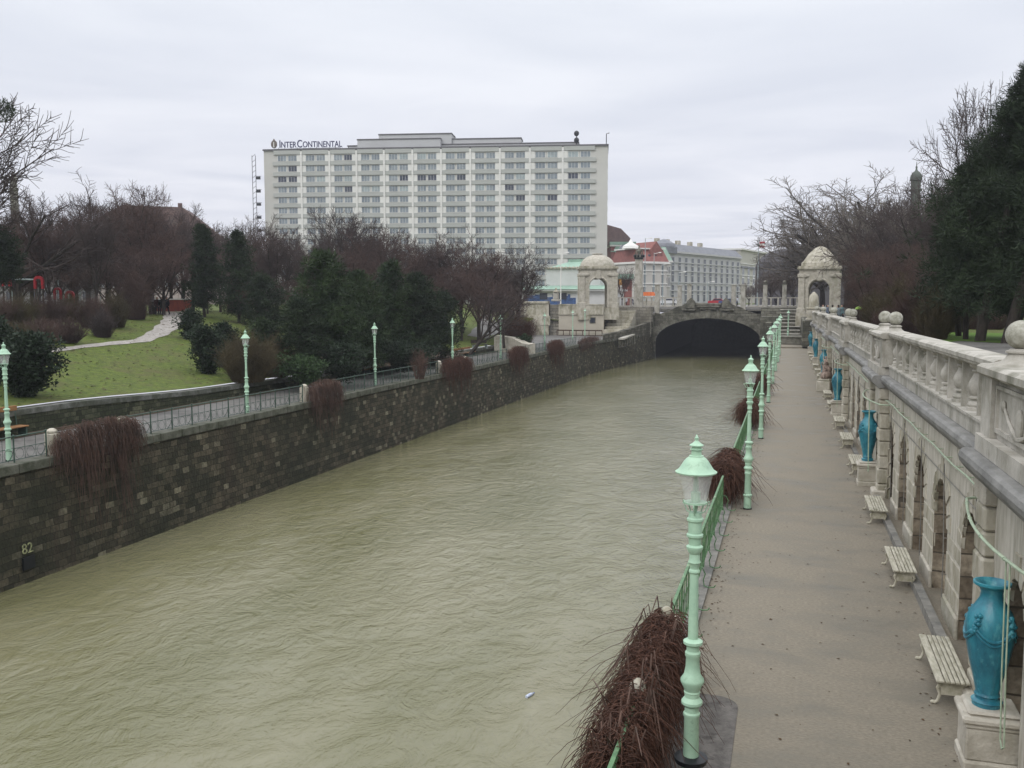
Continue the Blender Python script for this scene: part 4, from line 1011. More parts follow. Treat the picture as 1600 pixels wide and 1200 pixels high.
# ---------------------------------------------------------------- pavilions
def arch_panel(m, w, z0, z1, hw, sp, t, M):
    n = 12; pa = [(-hw, z0)] + [(-hw * cos(pi * k / n), sp + hw * sin(pi * k / n)) for k in range(n + 1)] + [(hw, z0)]
    def q(*ps): m.quad(*[tuple(M @ Vector(p)) for p in ps])
    for y in (0, t):
        q((-w, y, z0), (-hw, y, z0), (-hw, y, z1), (-w, y, z1)); q((hw, y, z0), (w, y, z0), (w, y, z1), (hw, y, z1))
        for a, b_ in zip(pa[1:-1], pa[2:-1]): q((a[0], y, a[1]), (b_[0], y, b_[1]), (b_[0], y, z1), (a[0], y, z1))
    for a, b_ in zip(pa, pa[1:]): q((a[0], 0, a[1]), (b_[0], 0, b_[1]), (b_[0], t, b_[1]), (a[0], t, a[1]))
def pavilion(loc, rz, label, hb, hdome, w=2.95, sharp=False, base=2.0):
    e = empty('domed_pavilion', loc, rz, label, 'pavilion')
    m = MB()
    for k in range(4): arch_panel(m, w, 0, hb, 1.45, hb * .55, .8, Matrix.Rotation(k * pi / 2, 4, 'Z') @ Matrix.Translation((0, -w, 0)))
    m.build('body', M_stone, e)
    for k in range(4):
        m = MB(); Mx = Matrix.Rotation(k * pi / 2, 4, 'Z')
        v0 = len(m.v)
        m.bev(-w - .15, -w + .75, -w - .2, -w + .7, -.1, hb - 1.0, .06); m.bev(-w - .3, -w + .9, -w - .35, -w + .8, -.3, .8, .06); m.bev(-w - .28, -w + .85, -w - .3, -w + .8, hb - 1.0, hb - .45, .08)
        m.bev(-.35, .35, -w - .22, -w + .1, hb * .55 + 1.3, hb, .06)
        for s in (-1, 1): m.ell((s * 2.0, -w - .1, hb - .75), (.6, .18, .3), 10, 6)
        for s in (-1, 1): m.bev(s * 1.62 - .18, s * 1.62 + .18, -w - .12, -w + .05, 0, hb * .55, .03)
        m.tube([((1.62) * cos(pi - pi * q / 12), -w - .03, hb * .55 + 1.62 * sin(pi * q / 12)) for q in range(13)], .13, 6)
        for i in range(v0, len(m.v)): m.v[i] = tuple(Mx @ Vector(m.v[i]))
        m.build('corner_pier', M_stone, e)
    m = MB(); 
    for z, o, t in ((hb, .12, .22), (hb + .22, .32, .25), (hb + .47, .2, .18)): m.box(-w - o, w + o, -w - o, w + o, z, z + t - .003)
    m.build('cornice', M_stoneD, e)
    m = MB()
    if sharp:
        pr = [(w * 1.33, 0), (w * 1.30, .5), (w * 1.2, hdome * .22), (w * .85, hdome * .6), (w * .42, hdome * .9), (w * .15, hdome * 1.0), (0, hdome * 1.02)]
        m.lathe(pr, 4, (0, 0, hb + .65), sq=True)
    else:
        pr = [(w * .98 * cos(a), hdome * sin(a)) for a in [k * pi / 20 for k in range(10)]] + [(w * .3, hdome * 1.0), (w * .3, hdome * 1.08), (0, hdome * 1.08)]
        m.lathe(pr, 32, (0, 0, hb + .65))
    m.build('dome', M_stone if not sharp else M_stoneD, e)
    m = MB(); m.box(-w - .4, w + .4, -w - .4, w + .4, -base, -.02); m.build('base', M_stoneD, e)
    return e
c = at(932, 480, Y=153)
pavilion((c.x, 153.5, 4.6), YAW * .9, 'left open pavilion with smooth low round dome above the beige wall', 6.1, 2.0)
c = at(1280, 480, Y=145)
pavilion((c.x, 145, 3.9), -.06, 'right open pavilion with steep four sided helmet roof at the terrace end', 6.2, 2.9, 2.75, True, 4.2)
e = empty('stone_pylon', (at(1268, 500, Y=121).x + .2, 121, 0), 0, 'weathered stone pylon with carved urn ending the terrace balustrade', 'pylon')
m = MB(); m.bev(-.75, .75, -.6, .6, -.5, 4.7, .08); m.bev(-.9, .9, -.75, .75, 3.2, 3.6, .06); m.build('shaft', M_stone, e)
m = MB(); m.bev(-.85, .85, -.7, .7, 4.7, 4.95, .06); m.lathe([(.6, 4.95), (.65, 5.5), (.55, 6.3), (.35, 6.6), (.15, 6.8), (0, 6.9)], 14); m.build('urn', M_stoneD, e)

# ================================================================ BACKGROUND BUILDINGS
def frame(p0, p1):
    d = (p1 - p0); d.z = 0; L = d.length; rz = math.atan2(d.y, d.x); return L, rz
def text_part(body, size, loc, parent, mt, ext=.15, name='letter', rot=(pi / 2, 0, 0), sx=1):
    cv = bpy.data.curves.new(name, 'FONT'); cv.body = body; cv.size = size; cv.extrude = ext; cv.offset = .012 * size
    o = bpy.data.objects.new(name + '_tmp', cv); col.objects.link(o)
    dg = bpy.context.evaluated_depsgraph_get(); me = bpy.data.meshes.new_from_object(o.evaluated_get(dg)); wd = max(v.co.x for v in me.vertices)
    bpy.data.objects.remove(o); bpy.data.curves.remove(cv)
    me.materials.clear(); me.materials.append(mt); me.name = name
    n = bpy.data.objects.new(name, me); col.objects.link(n); n.parent = parent; n.location = loc; n.rotation_euler = rot; n.scale = (sx, 1, 1)
    return n, wd * sx
# --- tall hotel slab
M_hw = mat('pale_hotel_panels', (.53, .52, .48), .8, (.49, .48, .44), .08)
M_hp = mat('white_hotel_panels', (.70, .69, .65), .8, (.66, .65, .61), .3)
M_hb = mat('grey_green_balcony_fronts', (.40, .41, .38), .7, (.37, .38, .35), .2)
M_hr = mat('grey_roof_cladding', (.46, .46, .46), .7, (.42, .42, .42), .1)
M_hg = mat('curtained_hotel_glass', (.27, .31, .33), .25, (.15, .18, .205), .35, spec=.5, c3=(.32, .37, .38), s3=.9, t3=(.66, .7))
pA, pB = at(412, 237, D=291), at(950, 230.5, D=281)
L, rz = frame(pA, pB)
e = empty('slab_hotel', (pA.x, pA.y, PZ), rz, 'tall pale slab hotel with rows of windows and grey balcony bands', 'hotel'); HT = pA.z - PZ + .2
fl = 3.18; u = L / (950 - 412)          # metres per photo pixel along the front
m = MB(); m.box(0, L, 0, 16, -2, HT); m.build('wall', M_hw, e)
m = MB(); m.box(-.2, L + .2, -.5, 16.2, HT, HT + .45); m.build('roof_edge', mat('dark_roof_edge', (.12, .115, .12), .7), e)
fins = [427, 472.7, 518, 561, 604.7, 649.4, 694, 739.6, 785.4, 831.5, 881.6, 932]
fx = [(p - 412) * u for p in fins]
ztop = HT - 2.35 + PZ - PZ                # centre of top window row
rowz = [ztop - fl * k for k in range(14)]
WH = 1.75
cnt = 0; wm = None; rest = MB(); restp = MB()
for i in range(len(fx) - 1):
    m = MB()
    for z in rowz:
        for (xc) in ((fx[i],) if i else ()): m.box(xc - 1.45, xc + 1.45, -.30, -.003, z - WH / 2 - .15, z + WH / 2 + .2)
    if i: m.build('white_panel', M_hp, e)
for x in fx[1:-1]:
    m = MB(); m.box(x - .28, x + .28, -.62, -.31, -1, HT - .3); m.build('fin', M_hp, e)
for z in rowz:
    m = MB()
    for a, b_ in zip(fx, fx[1:]): m.box(a + (.3 if a > fx[0] else 0), b_ - (.3 if b_ < fx[-1] else 0), -.5, -.004, z - fl + WH / 2 + .12, z - WH / 2 - .16)
    m.build('balcony_band', M_hb, e)
m = MB()
for a, b_ in zip(fx, fx[1:]): m.box(a + .3, b_ - .3, -.5, -.004, rowz[0] + WH / 2 + .25, HT - .02)
m.build('balcony_band', M_hb, e)
def hotel_window(x0, x1, z, hold=None):
    fr = MB(); fr.box(x0 - .12, x1 + .12, -.10, 0, z - WH / 2, z + WH / 2)
    gl = MB(); n = 3; s = (x1 - x0) / n
    for k in range(n): gl.box(x0 + k * s + .05, x0 + (k + 1) * s - .05, -.13, -.101, z - WH / 2 + .08, z + WH / 2 - .08)
    return fr, gl
wlist = []
for i, (a, b_) in enumerate(zip(fx, fx[1:])):
    w_ = (b_ - a); c = (a + b_) / 2
    for s in (-1, 1):
        lo, hi = (c - w_ * .335, c - w_ * .035) if s < 0 else (c + w_ * .035, c + w_ * .335)
        for r, z in enumerate(rowz): wlist.append((r, lo, hi, z))
wlist.sort(key=lambda q: (q[0], -q[1]))
random.seed(2)
M_hgl = [M_hg, mat('light_curtain_glass', (.36, .42, .42), .35, (.25, .29, .30), .6), mat('dark_hotel_glass', (.07, .08, .11), .2, (.04, .05, .07), .8)]
for q, (r, lo, hi, z) in enumerate(wlist):
    if q < 100:
        fr, gl = hotel_window(lo, hi, z); f = fr.build('window', M_hp, e); gl.build('pane', M_hgl[1] if random.random() < .14 else M_hgl[2] if random.random() < .12 else M_hg, f)
    else:
        fr, gl = hotel_window(lo, hi, z)
        for A, B in ((rest, fr), (restp, gl)):
            n = len(A.v); A.v += B.v; A.f += [tuple(n + i for i in f) for f in B.f]; A.sm += B.sm
o = rest.build('window', M_hp, e); o['kind'] = 'stuff'; o2 = restp.build('pane', M_hg, o); o2['kind'] = 'stuff'
m = MB()
for z in rowz: m.box(L, L + .05, 3, 4.2, z - .8, z + .8)
m.build('side_window', M_hb, e)
def rx(a, b_, z0, z1, y0, y1, n='penthouse'):
    m = MB(); m.box((a - 412) * u, (b_ - 412) * u, y0, y1, HT + .451, HT + z1 * u); m.build(n, M_hr, e)
    m = MB(); m.box((a - 412) * u - .15, (b_ - 412) * u + .15, y0 - .15, y1 + .15, HT + z1 * u + .002, HT + z1 * u + .35); m.build('roof_edge', MATS['dark_roof_edge'], e)
rx(540, 905, 0, 9, 5, 13); rx(558, 690, 0, 17, 3.2, 4.9); rx(590, 706, 0, 26, 5.2, 12.5); rx(706.5, 815, 0, 18, 6, 12)
# antennas and roof dish
o = empty('roof_antenna', e.matrix_world @ Vector((0, 0, 0)), 0, 'dark double dish antenna on the hotel roof near its right end', 'antenna')
M0 = Matrix.Translation((pA.x, pA.y, PZ)) @ Matrix.Rotation(rz, 4, 'Z')
o.location = M0 @ Vector(((902 - 412) * u, 4, HT + .45)); m = MB(); m.tube([(0, 0, 0), (0, 0, 4.6)], .14, 6); m.build('mast', M_black, o)
for z in (1.9, 3.9): m = MB(); m.ell((0, -.3, z), (.8, .4, .85), 12, 8); m.build('dish', M_black, o)
o = empty('roof_mast', M0 @ Vector(((950 - 412) * u - .5, 1, HT + .45)), 0, 'thin bent mast on the right corner of the hotel roof', 'mast'); m = MB(); m.tube([(0, 0, 0), (0, 0, 3.2), (.9, 0, 3.4)], .13, 6); m.build('mast', M_black, o)
# sign
o = empty('roof_sign', M0 @ Vector(((425 - 412) * u, .3, HT + .47)), rz, 'dark blue hotel name letters with brown oval emblem on the roof', 'sign')
M_sign = mat('dark_blue_letters', (.035, .035, .10), .5)
x = 11.5 * u; zb = 3 * u * .6
for t, s in (('I', 3.2), ('NTER', 2.55), ('C', 3.2), ('ONTINENTAL', 2.55)):
    n_, wd = text_part(t, s, (x, 0, .5), o, M_sign, .12, 'lettering', sx=.98); x += wd + .18
LW = x - 11.5 * u
sx_ = (538 - 436.5) * u / LW
for k in list(bpy.data.objects):
    if k.parent == o: k.scale.x = .98 * sx_; k.location.x = 11.5 * u + (k.location.x - 11.5 * u) * sx_
m = MB(); m.ell((3.5 * u, 0, 1.55), (1.0, .25, 1.25), 16, 12); m.lathe([(.5, 2.4), (.3, 2.9), (0, 3.3)], 8, (3.5 * u, 0, 0)); m.build('emblem', mat('brown_emblem', (.14, .11, .09), .6), o)
m = MB(); m.box(3.5 * u - .14, 3.5 * u + .14, -.32, -.24, .7, 2.3); m.box(3.5 * u - .3, 3.5 * u + .3, -.32, -.24, .6, .8); m.build('emblem_mark', M_hp, o)
m = MB()
for k in range(12): m.tube([(10 * u + k * 2.0, .3, 0), (10 * u + k * 2.0, .3, .6)], .06, 4)
m.tube([(3 * u, .3, .15), (110 * u, .3, .3)], .07, 4); m.build('sign_frame', M_black, o)
# scaffold lift left of the hotel
a = at(402, 470, D=290)
o = empty('hoist_tower', (a.x, a.y, PZ), rz, 'thin lattice hoist tower left of the slab hotel', 'hoist'); m = MB(); hh = at(402, 243, D=290).z - PZ
for x in (-.55, .55): m.tube([(x, 0, 0), (x, 0, hh)], .09, 4)
k = 0
while k * 1.6 < hh: m.tube([(-.55, 0, k * 1.6), (.55, 0, k * 1.6 + .8)], .07, 3); k += 1
m.build('mast', M_black, o)
m = MB()
for z in range(6, int(hh) - 4, 4): m.box(.6, 1.9, -.3, .3, z, z + .8); m.box(.6, 2.2, -.1, .1, z + .9, z + 1.0)
m.build('bracket', M_black, o)

# generic street building
def building(name, label, cat, a, b_, wallm, rows, cols, dep=14, z0=PZ, gap=.14, winw=.42, winh=.5, ztopv=None, roofm=None, roofh=0, winm=None, trim=None, shape='hip', noside=True):
    """a, b_ = (px, py_top, D) of the left and right front corners; rows = list of (py at left, height m)"""
    pa, pb = at(a[0], a[1], D=a[2]), at(b_[0], b_[1], D=b_[2]); L, rz = frame(pa, pb); H = (pa.z + pb.z) / 2 - z0
    e = empty(name, (pa.x, pa.y, z0), rz, label, cat)
    m = MB(); m.box(0, L, 0, dep, -2, H); m.build('wall', wallm, e)
    trim = trim or M_hp
    wi = None; cw = L / cols; ww = cw * winw
    for (py, hh) in rows:
        z = at(a[0], py, D=a[2]).z - z0
        for c in range(cols):
            x = cw * (c + .5)
            if wi is None or wi[0] != hh:
                m = MB(); m.box(-ww / 2 - .12, ww / 2 + .12, -.10, 0, -hh / 2 - .12, hh / 2 + .15); m.box(-ww / 2 - .25, ww / 2 + .25, -.25, 0, -hh / 2 - .3, -hh / 2 - .122); f = m.build('window', trim, e)
                m = MB(); m.box(-ww / 2, -.04, -.13, -.101, -hh / 2, hh / 2); m.box(.04, ww / 2, -.13, -.101, -hh / 2, hh / 2); g = m.build('pane', winm or M_winD, f); wi = (hh, f, g); f.location = (x, 0, z)
            else:
                f = wi[1].copy(); col.objects.link(f); f.location = (x, 0, z); g = wi[2].copy(); col.objects.link(g); g.parent = f
        m = MB(); m.box(-.1, L + .1, -.22, 0, z + hh / 2 + .7, z + hh / 2 + .95); m.build('string_course', trim, e)
    m = MB(); m.box(-.4, L + .4, -.6, dep + .3, H + .002, H + .5); m.build('cornice', trim, e)
    if roofh:
        m = MB(); i = min(roofh * 1.1, dep / 2 - .1)
        b0 = [(-.3, -.5, H + .5), (L + .3, -.5, H + .5), (L + .3, dep + .3, H + .5), (-.3, dep + .3, H + .5)]
        t0 = [(i, i, H + roofh), (L - i, i, H + roofh), (L - i, dep - i, H + roofh), (i, dep - i, H + roofh)] if shape == 'hip' else [(.2, 1.5, H + roofh), (L - .2, 1.5, H + roofh), (L - .2, dep - 1.5, H + roofh), (.2, dep - 1.5, H + roofh)]
        for k in range(4): j = (k + 1) % 4; m.quad(b0[k], b0[j], t0[j], t0[k])
        m.quad(*t0); m.build('roof', roofm, e)
    return e, L, H, rz
M_cr = mat('cream_stucco', (.52, .50, .45), .9, (.46, .44, .40), .15)
M_wg = mat('grey_white_stucco', (.47, .465, .46), .9, (.42, .415, .41), .2)
M_bg = mat('beige_stucco', (.46, .445, .385), .9, (.42, .405, .35), .2)
M_slate = mat('grey_slate_roof', (.21, .215, .235), .7, (.16, .165, .18), .8)
M_redr = mat('red_tile_roof', (.25, .10, .085), .8, (.19, .075, .065), 1.2)
M_brn = mat('brown_tile_roof', (.15, .095, .085), .85, (.11, .07, .065), 1)
M_cop = mat('pale_green_copper', (.27, .40, .31), .6, (.21, .32, .25), .6)
# long grey-white block
e, L, H, rz = building('apartment_palace', 'long grey white palace block with slate roof behind the tunnel portal', 'building', (1046, 398, 250), (1157, 402, 290), M_wg, [(407, 2.0), (421, 2.4), (435, 2.6), (452, 2.2), (465, 2.2)], 12, 16, roofm=M_slate, roofh=2.6, winw=.34, shape='m', winm=mat('grey_window_glass', (.13, .14, .155), .2, (.07, .08, .095), .5), trim=mat('pale_window_trim', (.52, .515, .50), .85))
m = MB()
for x in (3, 9, 16, 24, 31): m.box(x, x + 1.2, 5, 6.2, H + 2, H + 4.2)
m.build('chimney', M_stoneD, e)
m = MB(); m.box(-3.5, 3.2, -.7, 4, H - .2, H + 1.6); m.lathe([(3.4, 0), (3.0, 1.3), (1.2, 2.3), (0, 2.6)], 12, (1.6, 2.5, H + 1.2)); m.build('corner_attic', M_slate, e)
m = MB(); m.box(-3.2, -.41, -.4, 6, -2, H - .3)
for z in (4, 8, 12): m.box(-3.3, -.42, -.5, -.41, z, z + .3)
m.build('corner_wing', M_cr, e)
# beige block right behind
e, L, H, rz = building('beige_building', 'beige block with tall plain attic right of the palace block', 'building', (1157, 396, 292), (1212, 394, 330), M_bg, [(424, 3.4), (440, 2.5), (455, 2.5)], 7, 14, winm=M_win, winw=.36)
m = MB(); m.box(.3, L - .3, -.4, 13, H - 5.6, H - 5.0); m.build('ledge', M_slate, e)
# cream building with red roof
e, L, H, rz = building('red_roofed_building', 'cream building with steep red roof and gable right of the pavilion', 'building', (1000, 412, 232), (1042, 412, 236), M_cr, [(420.5, 2.0), (437, 2.9), (455, 2.2)], 3, 12, roofm=M_redr, roofh=3.6, winw=.22, shape='m')
m = MB(); gx0, gx1 = L * .42, L * .86
m.prism([(gx0, H + .5), (gx1, H + .5), (gx1, H + 3.5), ((gx0 + gx1) / 2, H + 5.6), (gx0, H + 3.5)], 1, .4, 9); m.build('gable', M_redr, e, fixn=True)
m = MB(); m.box(-.2, L + .2, .9, 11, H + 3.61, H + 3.9); m.lathe([(2.2, 0), (1.9, .7), (.6, 1.5), (0, 2.6)], 12, (0, 4, H + 3.8)); m.build('white_ridge', M_hp, e)
m = MB()
for x, z in ((L * .38, 1.9), (L * .62, 2.1)): m.ell((x, -.1 + z * .35, H + z), (.45, .3, .45), 10, 8)
m.build('roof_vent', M_winD, e)
e, L, H, rz = building('green_turret_house', 'narrow house with pale green mansard turret between red roof and palace', 'building', (1040, 410, 240), (1047, 410, 241), M_cr, [(422, 1.8), (440, 2.2)], 2, 8, roofm=M_cop, roofh=4.0, winw=.4, shape='m')
# red walled theatre building beside the hotel
e, L, H, rz = building('red_walled_hall', 'hall with red walls, green trim and brown gable roof beside the hotel', 'building', (955, 385, 315), (992, 385, 315), mat('dark_red_walls', (.26, .085, .07), .85, (.2, .07, .055), .5), [], 1, 14)
m = MB(); m.prism([(-8, H + .5), (L * 1.0, H + .5), (L * .80, H + 3.0), (L * .42, H + 6.0), (-2, H + 7.5), (-8, H + 6)], 1, 1, 30); m.build('roof', M_brn, e, fixn=True)
m = MB(); m.box(-.5, L + .3, -.7, .9, H + .51, H + 1.5); m.box(-.2, L, -.5, -.1, H - 1.8, H - 1.5); m.prism([(L * .34 + 1.8 * cos(a), H - 1.5 + 1.8 * sin(a)) for a in [k * pi / 10 for k in range(11)]], 1, -.5, -.1); m.build('green_trim', M_cop, e, fixn=True)
m = MB(); m.box(-.2, L * .5, -.3, -.01, -1, 1.6 + H - 7.4); m.box(L * .05, L * .95, -.25, -.01, 0, H - 4.8); m.build('pale_lower_wall', M_cr, e)
m = MB(); m.ell((L * .34, -.1, H - 3.6), (.9, .3, .9), 14, 8); m.build('round_window', M_cop, e)
# metro station pavilion with green roofs
a, b_ = at(812, 455, D=185), at(905, 455, D=180); L, rz = frame(a, b_)
e = empty('metro_station', (a.x, a.y, PZ - 1), rz, 'white metro station with pale green roofs and blue graffiti along its foot', 'station'); U = L / 93
zz = lambda py: at(860, py, D=183).z - PZ + 1
M_stw = mat('white_station_plaster', (.56, .56, .54), .85, (.5, .5, .48), .4)
m = MB(); m.box(0, L * 1.5, 0, 9, -1, zz(455)); m.build('wall', M_stw, e)
m = MB(); m.box(-.6, L * 1.55, -.9, 9.5, zz(455) + .002, zz(455) + .35); 
m.build('eaves', M_stw, e)
m = MB(); z0, z1 = zz(455) + .352, zz(446); m.quad((-.8, -1.1, z0), (L * 1.55, -1.1, z0), (L * 1.55, 3.4, z1), (1.0, 3.4, z1)); m.quad((-.8, -1.1, z0), (1.0, 3.4, z1), (1, 6, z1), (-.8, 9.6, z0)); m.quad((1, 3.4, z1), (L * 1.55, 3.4, z1), (L * 1.55, 6, z1), (1, 6, z1)); m.build('lower_roof', M_cop, e)
m = MB(); m.box((843 - 812) * U, L + 3, 3.5, 9, z1 - .5, zz(419)); m.build('upper_wall', M_stw, e)
m = MB(); m.box((842 - 812) * U, L + 3.2, 3.2, 9.3, zz(419) + .002, zz(417)); 
for k in range(12): m.ell(((848 - 812) * U + k * 5.6 * U, 3.1, zz(418.2)), (.25, .25, .3), 8, 6)
m.build('upper_eaves', M_stoneD, e)
m = MB(); x0, x1 = (850 - 812) * U, (905 - 812) * U + 3; z0, z1 = zz(416.9), zz(408)
m.quad((x0, 3.4, z0), (x1, 3.4, z0), (x1 - 3, 6, z1), (x0 + 3, 6, z1)); m.quad((x0, 3.4, z0), (x0 + 3, 6, z1), (x0 + 3, 7, z1), (x0, 9, z0)); m.quad((x0 + 3, 6, z1), (x1 - 3, 6, z1), (x1 - 3, 7, z1), (x0 + 3, 7, z1)); m.quad((x1, 3.4, z0), (x1, 9, z0), (x1 - 3, 7, z1), (x1 - 3, 6, z1)); m.box((872 - 812) * U, (900 - 812) * U, 6, 8, z1, zz(404)); m.build('upper_roof', M_cop, e)
m = MB()
for px in (850, 880): m.box((px - 812) * U - .8, (px - 812) * U + .8, -.1, 0, zz(468), zz(458))
m.build('window', M_winD, e)
random.seed(9); m = MB(); g2 = MB(); x = (806 - 812) * U + 1.5; xe = (900 - 812) * U
while x < xe:
    w_ = random.uniform(.5, 1.6); (m if random.random() < .7 else g2).box(x, min(x + w_, xe), -.05 - random.random() * .01, -.003 - 0, zz(478) - .8, zz(random.uniform(459, 466))); x += w_ * .98
m.build('graffiti', mat('blue_spray_paint', (.06, .12, .27), .7, (.03, .055, .14), 1.6, c3=(.22, .30, .42), s3=2.2, t3=(.6, .65)), e); g2.build('graffiti', mat('purple_spray_paint', (.055, .06, .15), .7, (.12, .17, .28), 2), e)
building('grey_building', 'grey city block glimpsed behind the playground trees', 'building', (-260, 392, 245), (140, 392, 245), mat('dull_grey_stucco', (.20, .19, .18), .9, (.15, .145, .135), .2), [(404, 2.2), (424, 2.4), (444, 2.4), (462, 2.2)], 20, 14, winw=.35, trim=mat('dull_trim', (.24, .23, .21), .9))
# wide hall roof far left behind the trees and its dome turret
e, L, H, rz = building('long_roofed_building', 'pinkish building with sloping red brown roof behind the left bare trees', 'building', (150, 380, 235), (352, 380, 240), mat('pinkish_stucco', (.36, .30, .27), .9, (.31, .26, .23), .2), [(398, 2.4), (420, 2.6), (440, 2.6)], 14, 16, winw=.35, winm=M_win)
m = MB(); m.prism([(0, H + .5), (L, H + .5), (L * .66, H + 9.2), (L * .2, H + 9.5), (0, H + 6)], 1, 1, 15); m.build('roof', M_brn, e, fixn=True)
m = MB(); m.box(L * .62, L * .65, 3, 4, H + 8, H + 10.4); m.build('chimney', M_brn, e)
a = at(30, 470, D=190)
e = empty('domed_turret', (a.x, a.y, PZ), 0, 'small dark domed turret rising among the far left bare branches', 'turret'); s = 190 / 1450
zt = lambda py: at(30, py, D=190).z - PZ
m = MB(); m.lathe([(6 * s, 0), (6 * s, zt(298)), (7 * s, zt(297)), (7 * s, zt(294)), (5 * s, zt(293)), (5 * s, zt(283)), (6.5 * s, zt(282)), (6 * s, zt(278)), (3 * s, zt(274)), (.6 * s, zt(271)), (.4 * s, zt(262)), (0, zt(260))], 12); m.build('dome', M_portS, e)
# concert house with arched dark roof and turret, right
a = at(1275, 470, D=200)
e = empty('arched_roof_building', (a.x, a.y, PZ - 1), YAW, 'dark building with broad rounded roof behind the right pavilion', 'building'); s = 200 / 1450
m = MB(); m.box(-48 * s, 190 * s, 0, 25, -1, 70 * s); m.build('wall', mat('dark_grey_wall', (.10, .095, .10), .9, (.07, .065, .07), .3), e)
m = MB(); m.prism([(-50 * s, 70 * s)] + [(-50 * s + 110 * s * (1 - cos(pi * k / 14)) / 2 * 1.0, (70 + 34 * sin(pi * k / 14)) * s) for k in range(15)] + [(190 * s, 82 * s), (190 * s, 70 * s)], 1, .5, 24); m.build('roof', mat('dark_slate_roof', (.075, .07, .075), .8, (.055, .05, .055), 1), e, fixn=True)
a = at(1424, 470, D=150)
e = empty('domed_turret', (a.x, a.y, PZ - 1), 0, 'dark green domed turret with spire above the right bare trees', 'turret'); s = 150 / 1450; zt = lambda py: at(1424, py, D=150).z - PZ + 1
m = MB(); m.lathe([(7 * s, 0), (7 * s, zt(300)), (9 * s, zt(299)), (9 * s, zt(296)), (7.2 * s, zt(295)), (7.2 * s, zt(283)), (9 * s, zt(282)), (9 * s, zt(280)), (8.6 * s, zt(276)), (6 * s, zt(270)), (2.2 * s, zt(267)), (1.2 * s, zt(264)), (1.6 * s, zt(261)), (.6 * s, zt(259)), (.4 * s, zt(253)), (0, zt(252))], 16); m.build('dome', mat('dark_copper_turret', (.10, .12, .10), .7, (.07, .08, .065), 1), e)
# dark trimmed hedge mass right of the portal, flagpole
a = at(1183, 480, D=185)
e = empty('flagpole', (a.x, a.y, PZ), YAW, 'grey flagpole with red white red flag right of the tunnel', 'flagpole'); h = at(1183, 377, D=185).z - PZ
m = MB(); m.tube([(0, 0, 0), (0, 0, h)], [.14, .06], 8); m.build('pole', M_steel, e)
s = 185 / 1450
m = MB(); 
for i, c in enumerate((0, 1, 2)):
    pass
def flag(z0, z1, name, mt):
    m = MB(); n = 8
    for k in range(n):
        xa, xb = k / n, (k + 1) / n; f_ = lambda t: (s * (1 + t * 9), .25 * sin(t * 7), z0)
        A, B = f_(xa), f_(xb); m.quad((A[0], A[1], z0), (B[0], B[1], z0), (B[0], B[1], z1), (A[0], A[1], z1))
    m.build(name, mt, e)
M_rd = mat('red_cloth', (.42, .03, .05), .8); flag(h - .45, h - .05, 'flag_stripe', M_rd); flag(h - .85, h - .45, 'flag_stripe', M_hp); flag(h - 1.25, h - .85, 'flag_stripe', M_rd)
e['label'] = 'grey flagpole with red white red flag right of the tunnel'
# market stall, kiosk, cars and poles on the plaza
a = at(1012, 478, D=185); e = empty('market_stall', (a.x, a.y, PZ), YAW, 'small stall with orange awning behind the plaza balustrade', 'stall'); s = 185 / 1450
m = MB(); m.prism([(-11 * s, 2.0), (11 * s, 2.0), (8 * s, 2.75), (-8 * s, 2.75)], 1, -1.4, 1.4); m.build('awning', mat('orange_awning', (.75, .20, .06), .8, (.6, .14, .05), 2), e, fixn=True)
m = MB(); m.box(-1.2, 1.2, -.9, 1.2, 0, 1.0); m.build('counter', M_stone, e)
for x in (-1.25, 1.25):
    m = MB(); m.tube([(x, -1.2, 0), (x, -1.2, 2.1)], .05, 5); m.build('leg', M_steel, e)
a = at(968, 470, D=195); e = empty('shop_pavilion', (a.x, a.y, PZ), YAW, 'shop front with yellow orange fascia and white columns right of the left pavilion', 'shop'); s = 195 / 1450
m = MB(); m.box(-14 * s, 20 * s, 1, 5, 0, 5.4); m.build('wall', M_redr, e); m = MB(); m.box(-12 * s, 4 * s, .6, .99, 4.2, 5.6); m.build('fascia', mat('yellow_fascia', (.55, .33, .05), .7, (.5, .2, .05), 2), e)
m = MB(); m.box(-16 * s, 22 * s, .2, 5.5, 5.61, 6.6); m.build('roof', M_cop, e)
for x in (-9, -3, 3): m = MB(); m.lathe([(.3, 0), (.26, 4.2)], 10, (x * s, .4, 0)); m.build('column', M_hp, e)
def car(px, D, label, c, rzc=0):
    a = at(px, 480, D=D); e = empty('parked_car', (a.x, a.y, PZ + .04), rzc, label, 'car', 'cars on the plaza street')
    m = MB(); m.prism([(-2.1, .3), (-2.15, .75), (-1.9, .9), (-1.1, .95), (-.6, 1.42), (.9, 1.45), (1.6, .98), (2.1, .9), (2.15, .35)][::-1], 1, -.85, .85); m.build('body', mat(label.split()[0] + '_car_paint', c, .3, c, spec=.5), e, fixn=True)
    m = MB(); m.prism([(-.98, .98), (-.56, 1.36), (.85, 1.39), (1.4, 1.0)][::-1], 1, -.86, .86); m.build('window', M_winD, e, fixn=True)
    for x in (-1.35, 1.35):
        for y in (-.72, .72):
            m = MB(); m.tube([(x, y - .12, .32), (x, y + .12, .32)], .32, 14); m.build('wheel', M_black, e)
car(1044, 222, 'white car on the street left of the palace block', (.6, .6, .6)); car(1120, 226, 'red car behind the portal crest', (.4, .02, .03)); car(1137, 224, 'blue car right of the red car', (.03, .06, .2)); car(982, 219, 'grey car behind the tall ornamented column', (.15, .15, .16)); car(1240, 217, 'black car at the plaza right side', (.02, .02, .022)); car(1205, 220, 'silver car behind the ball topped pillars', (.4, .41, .42))
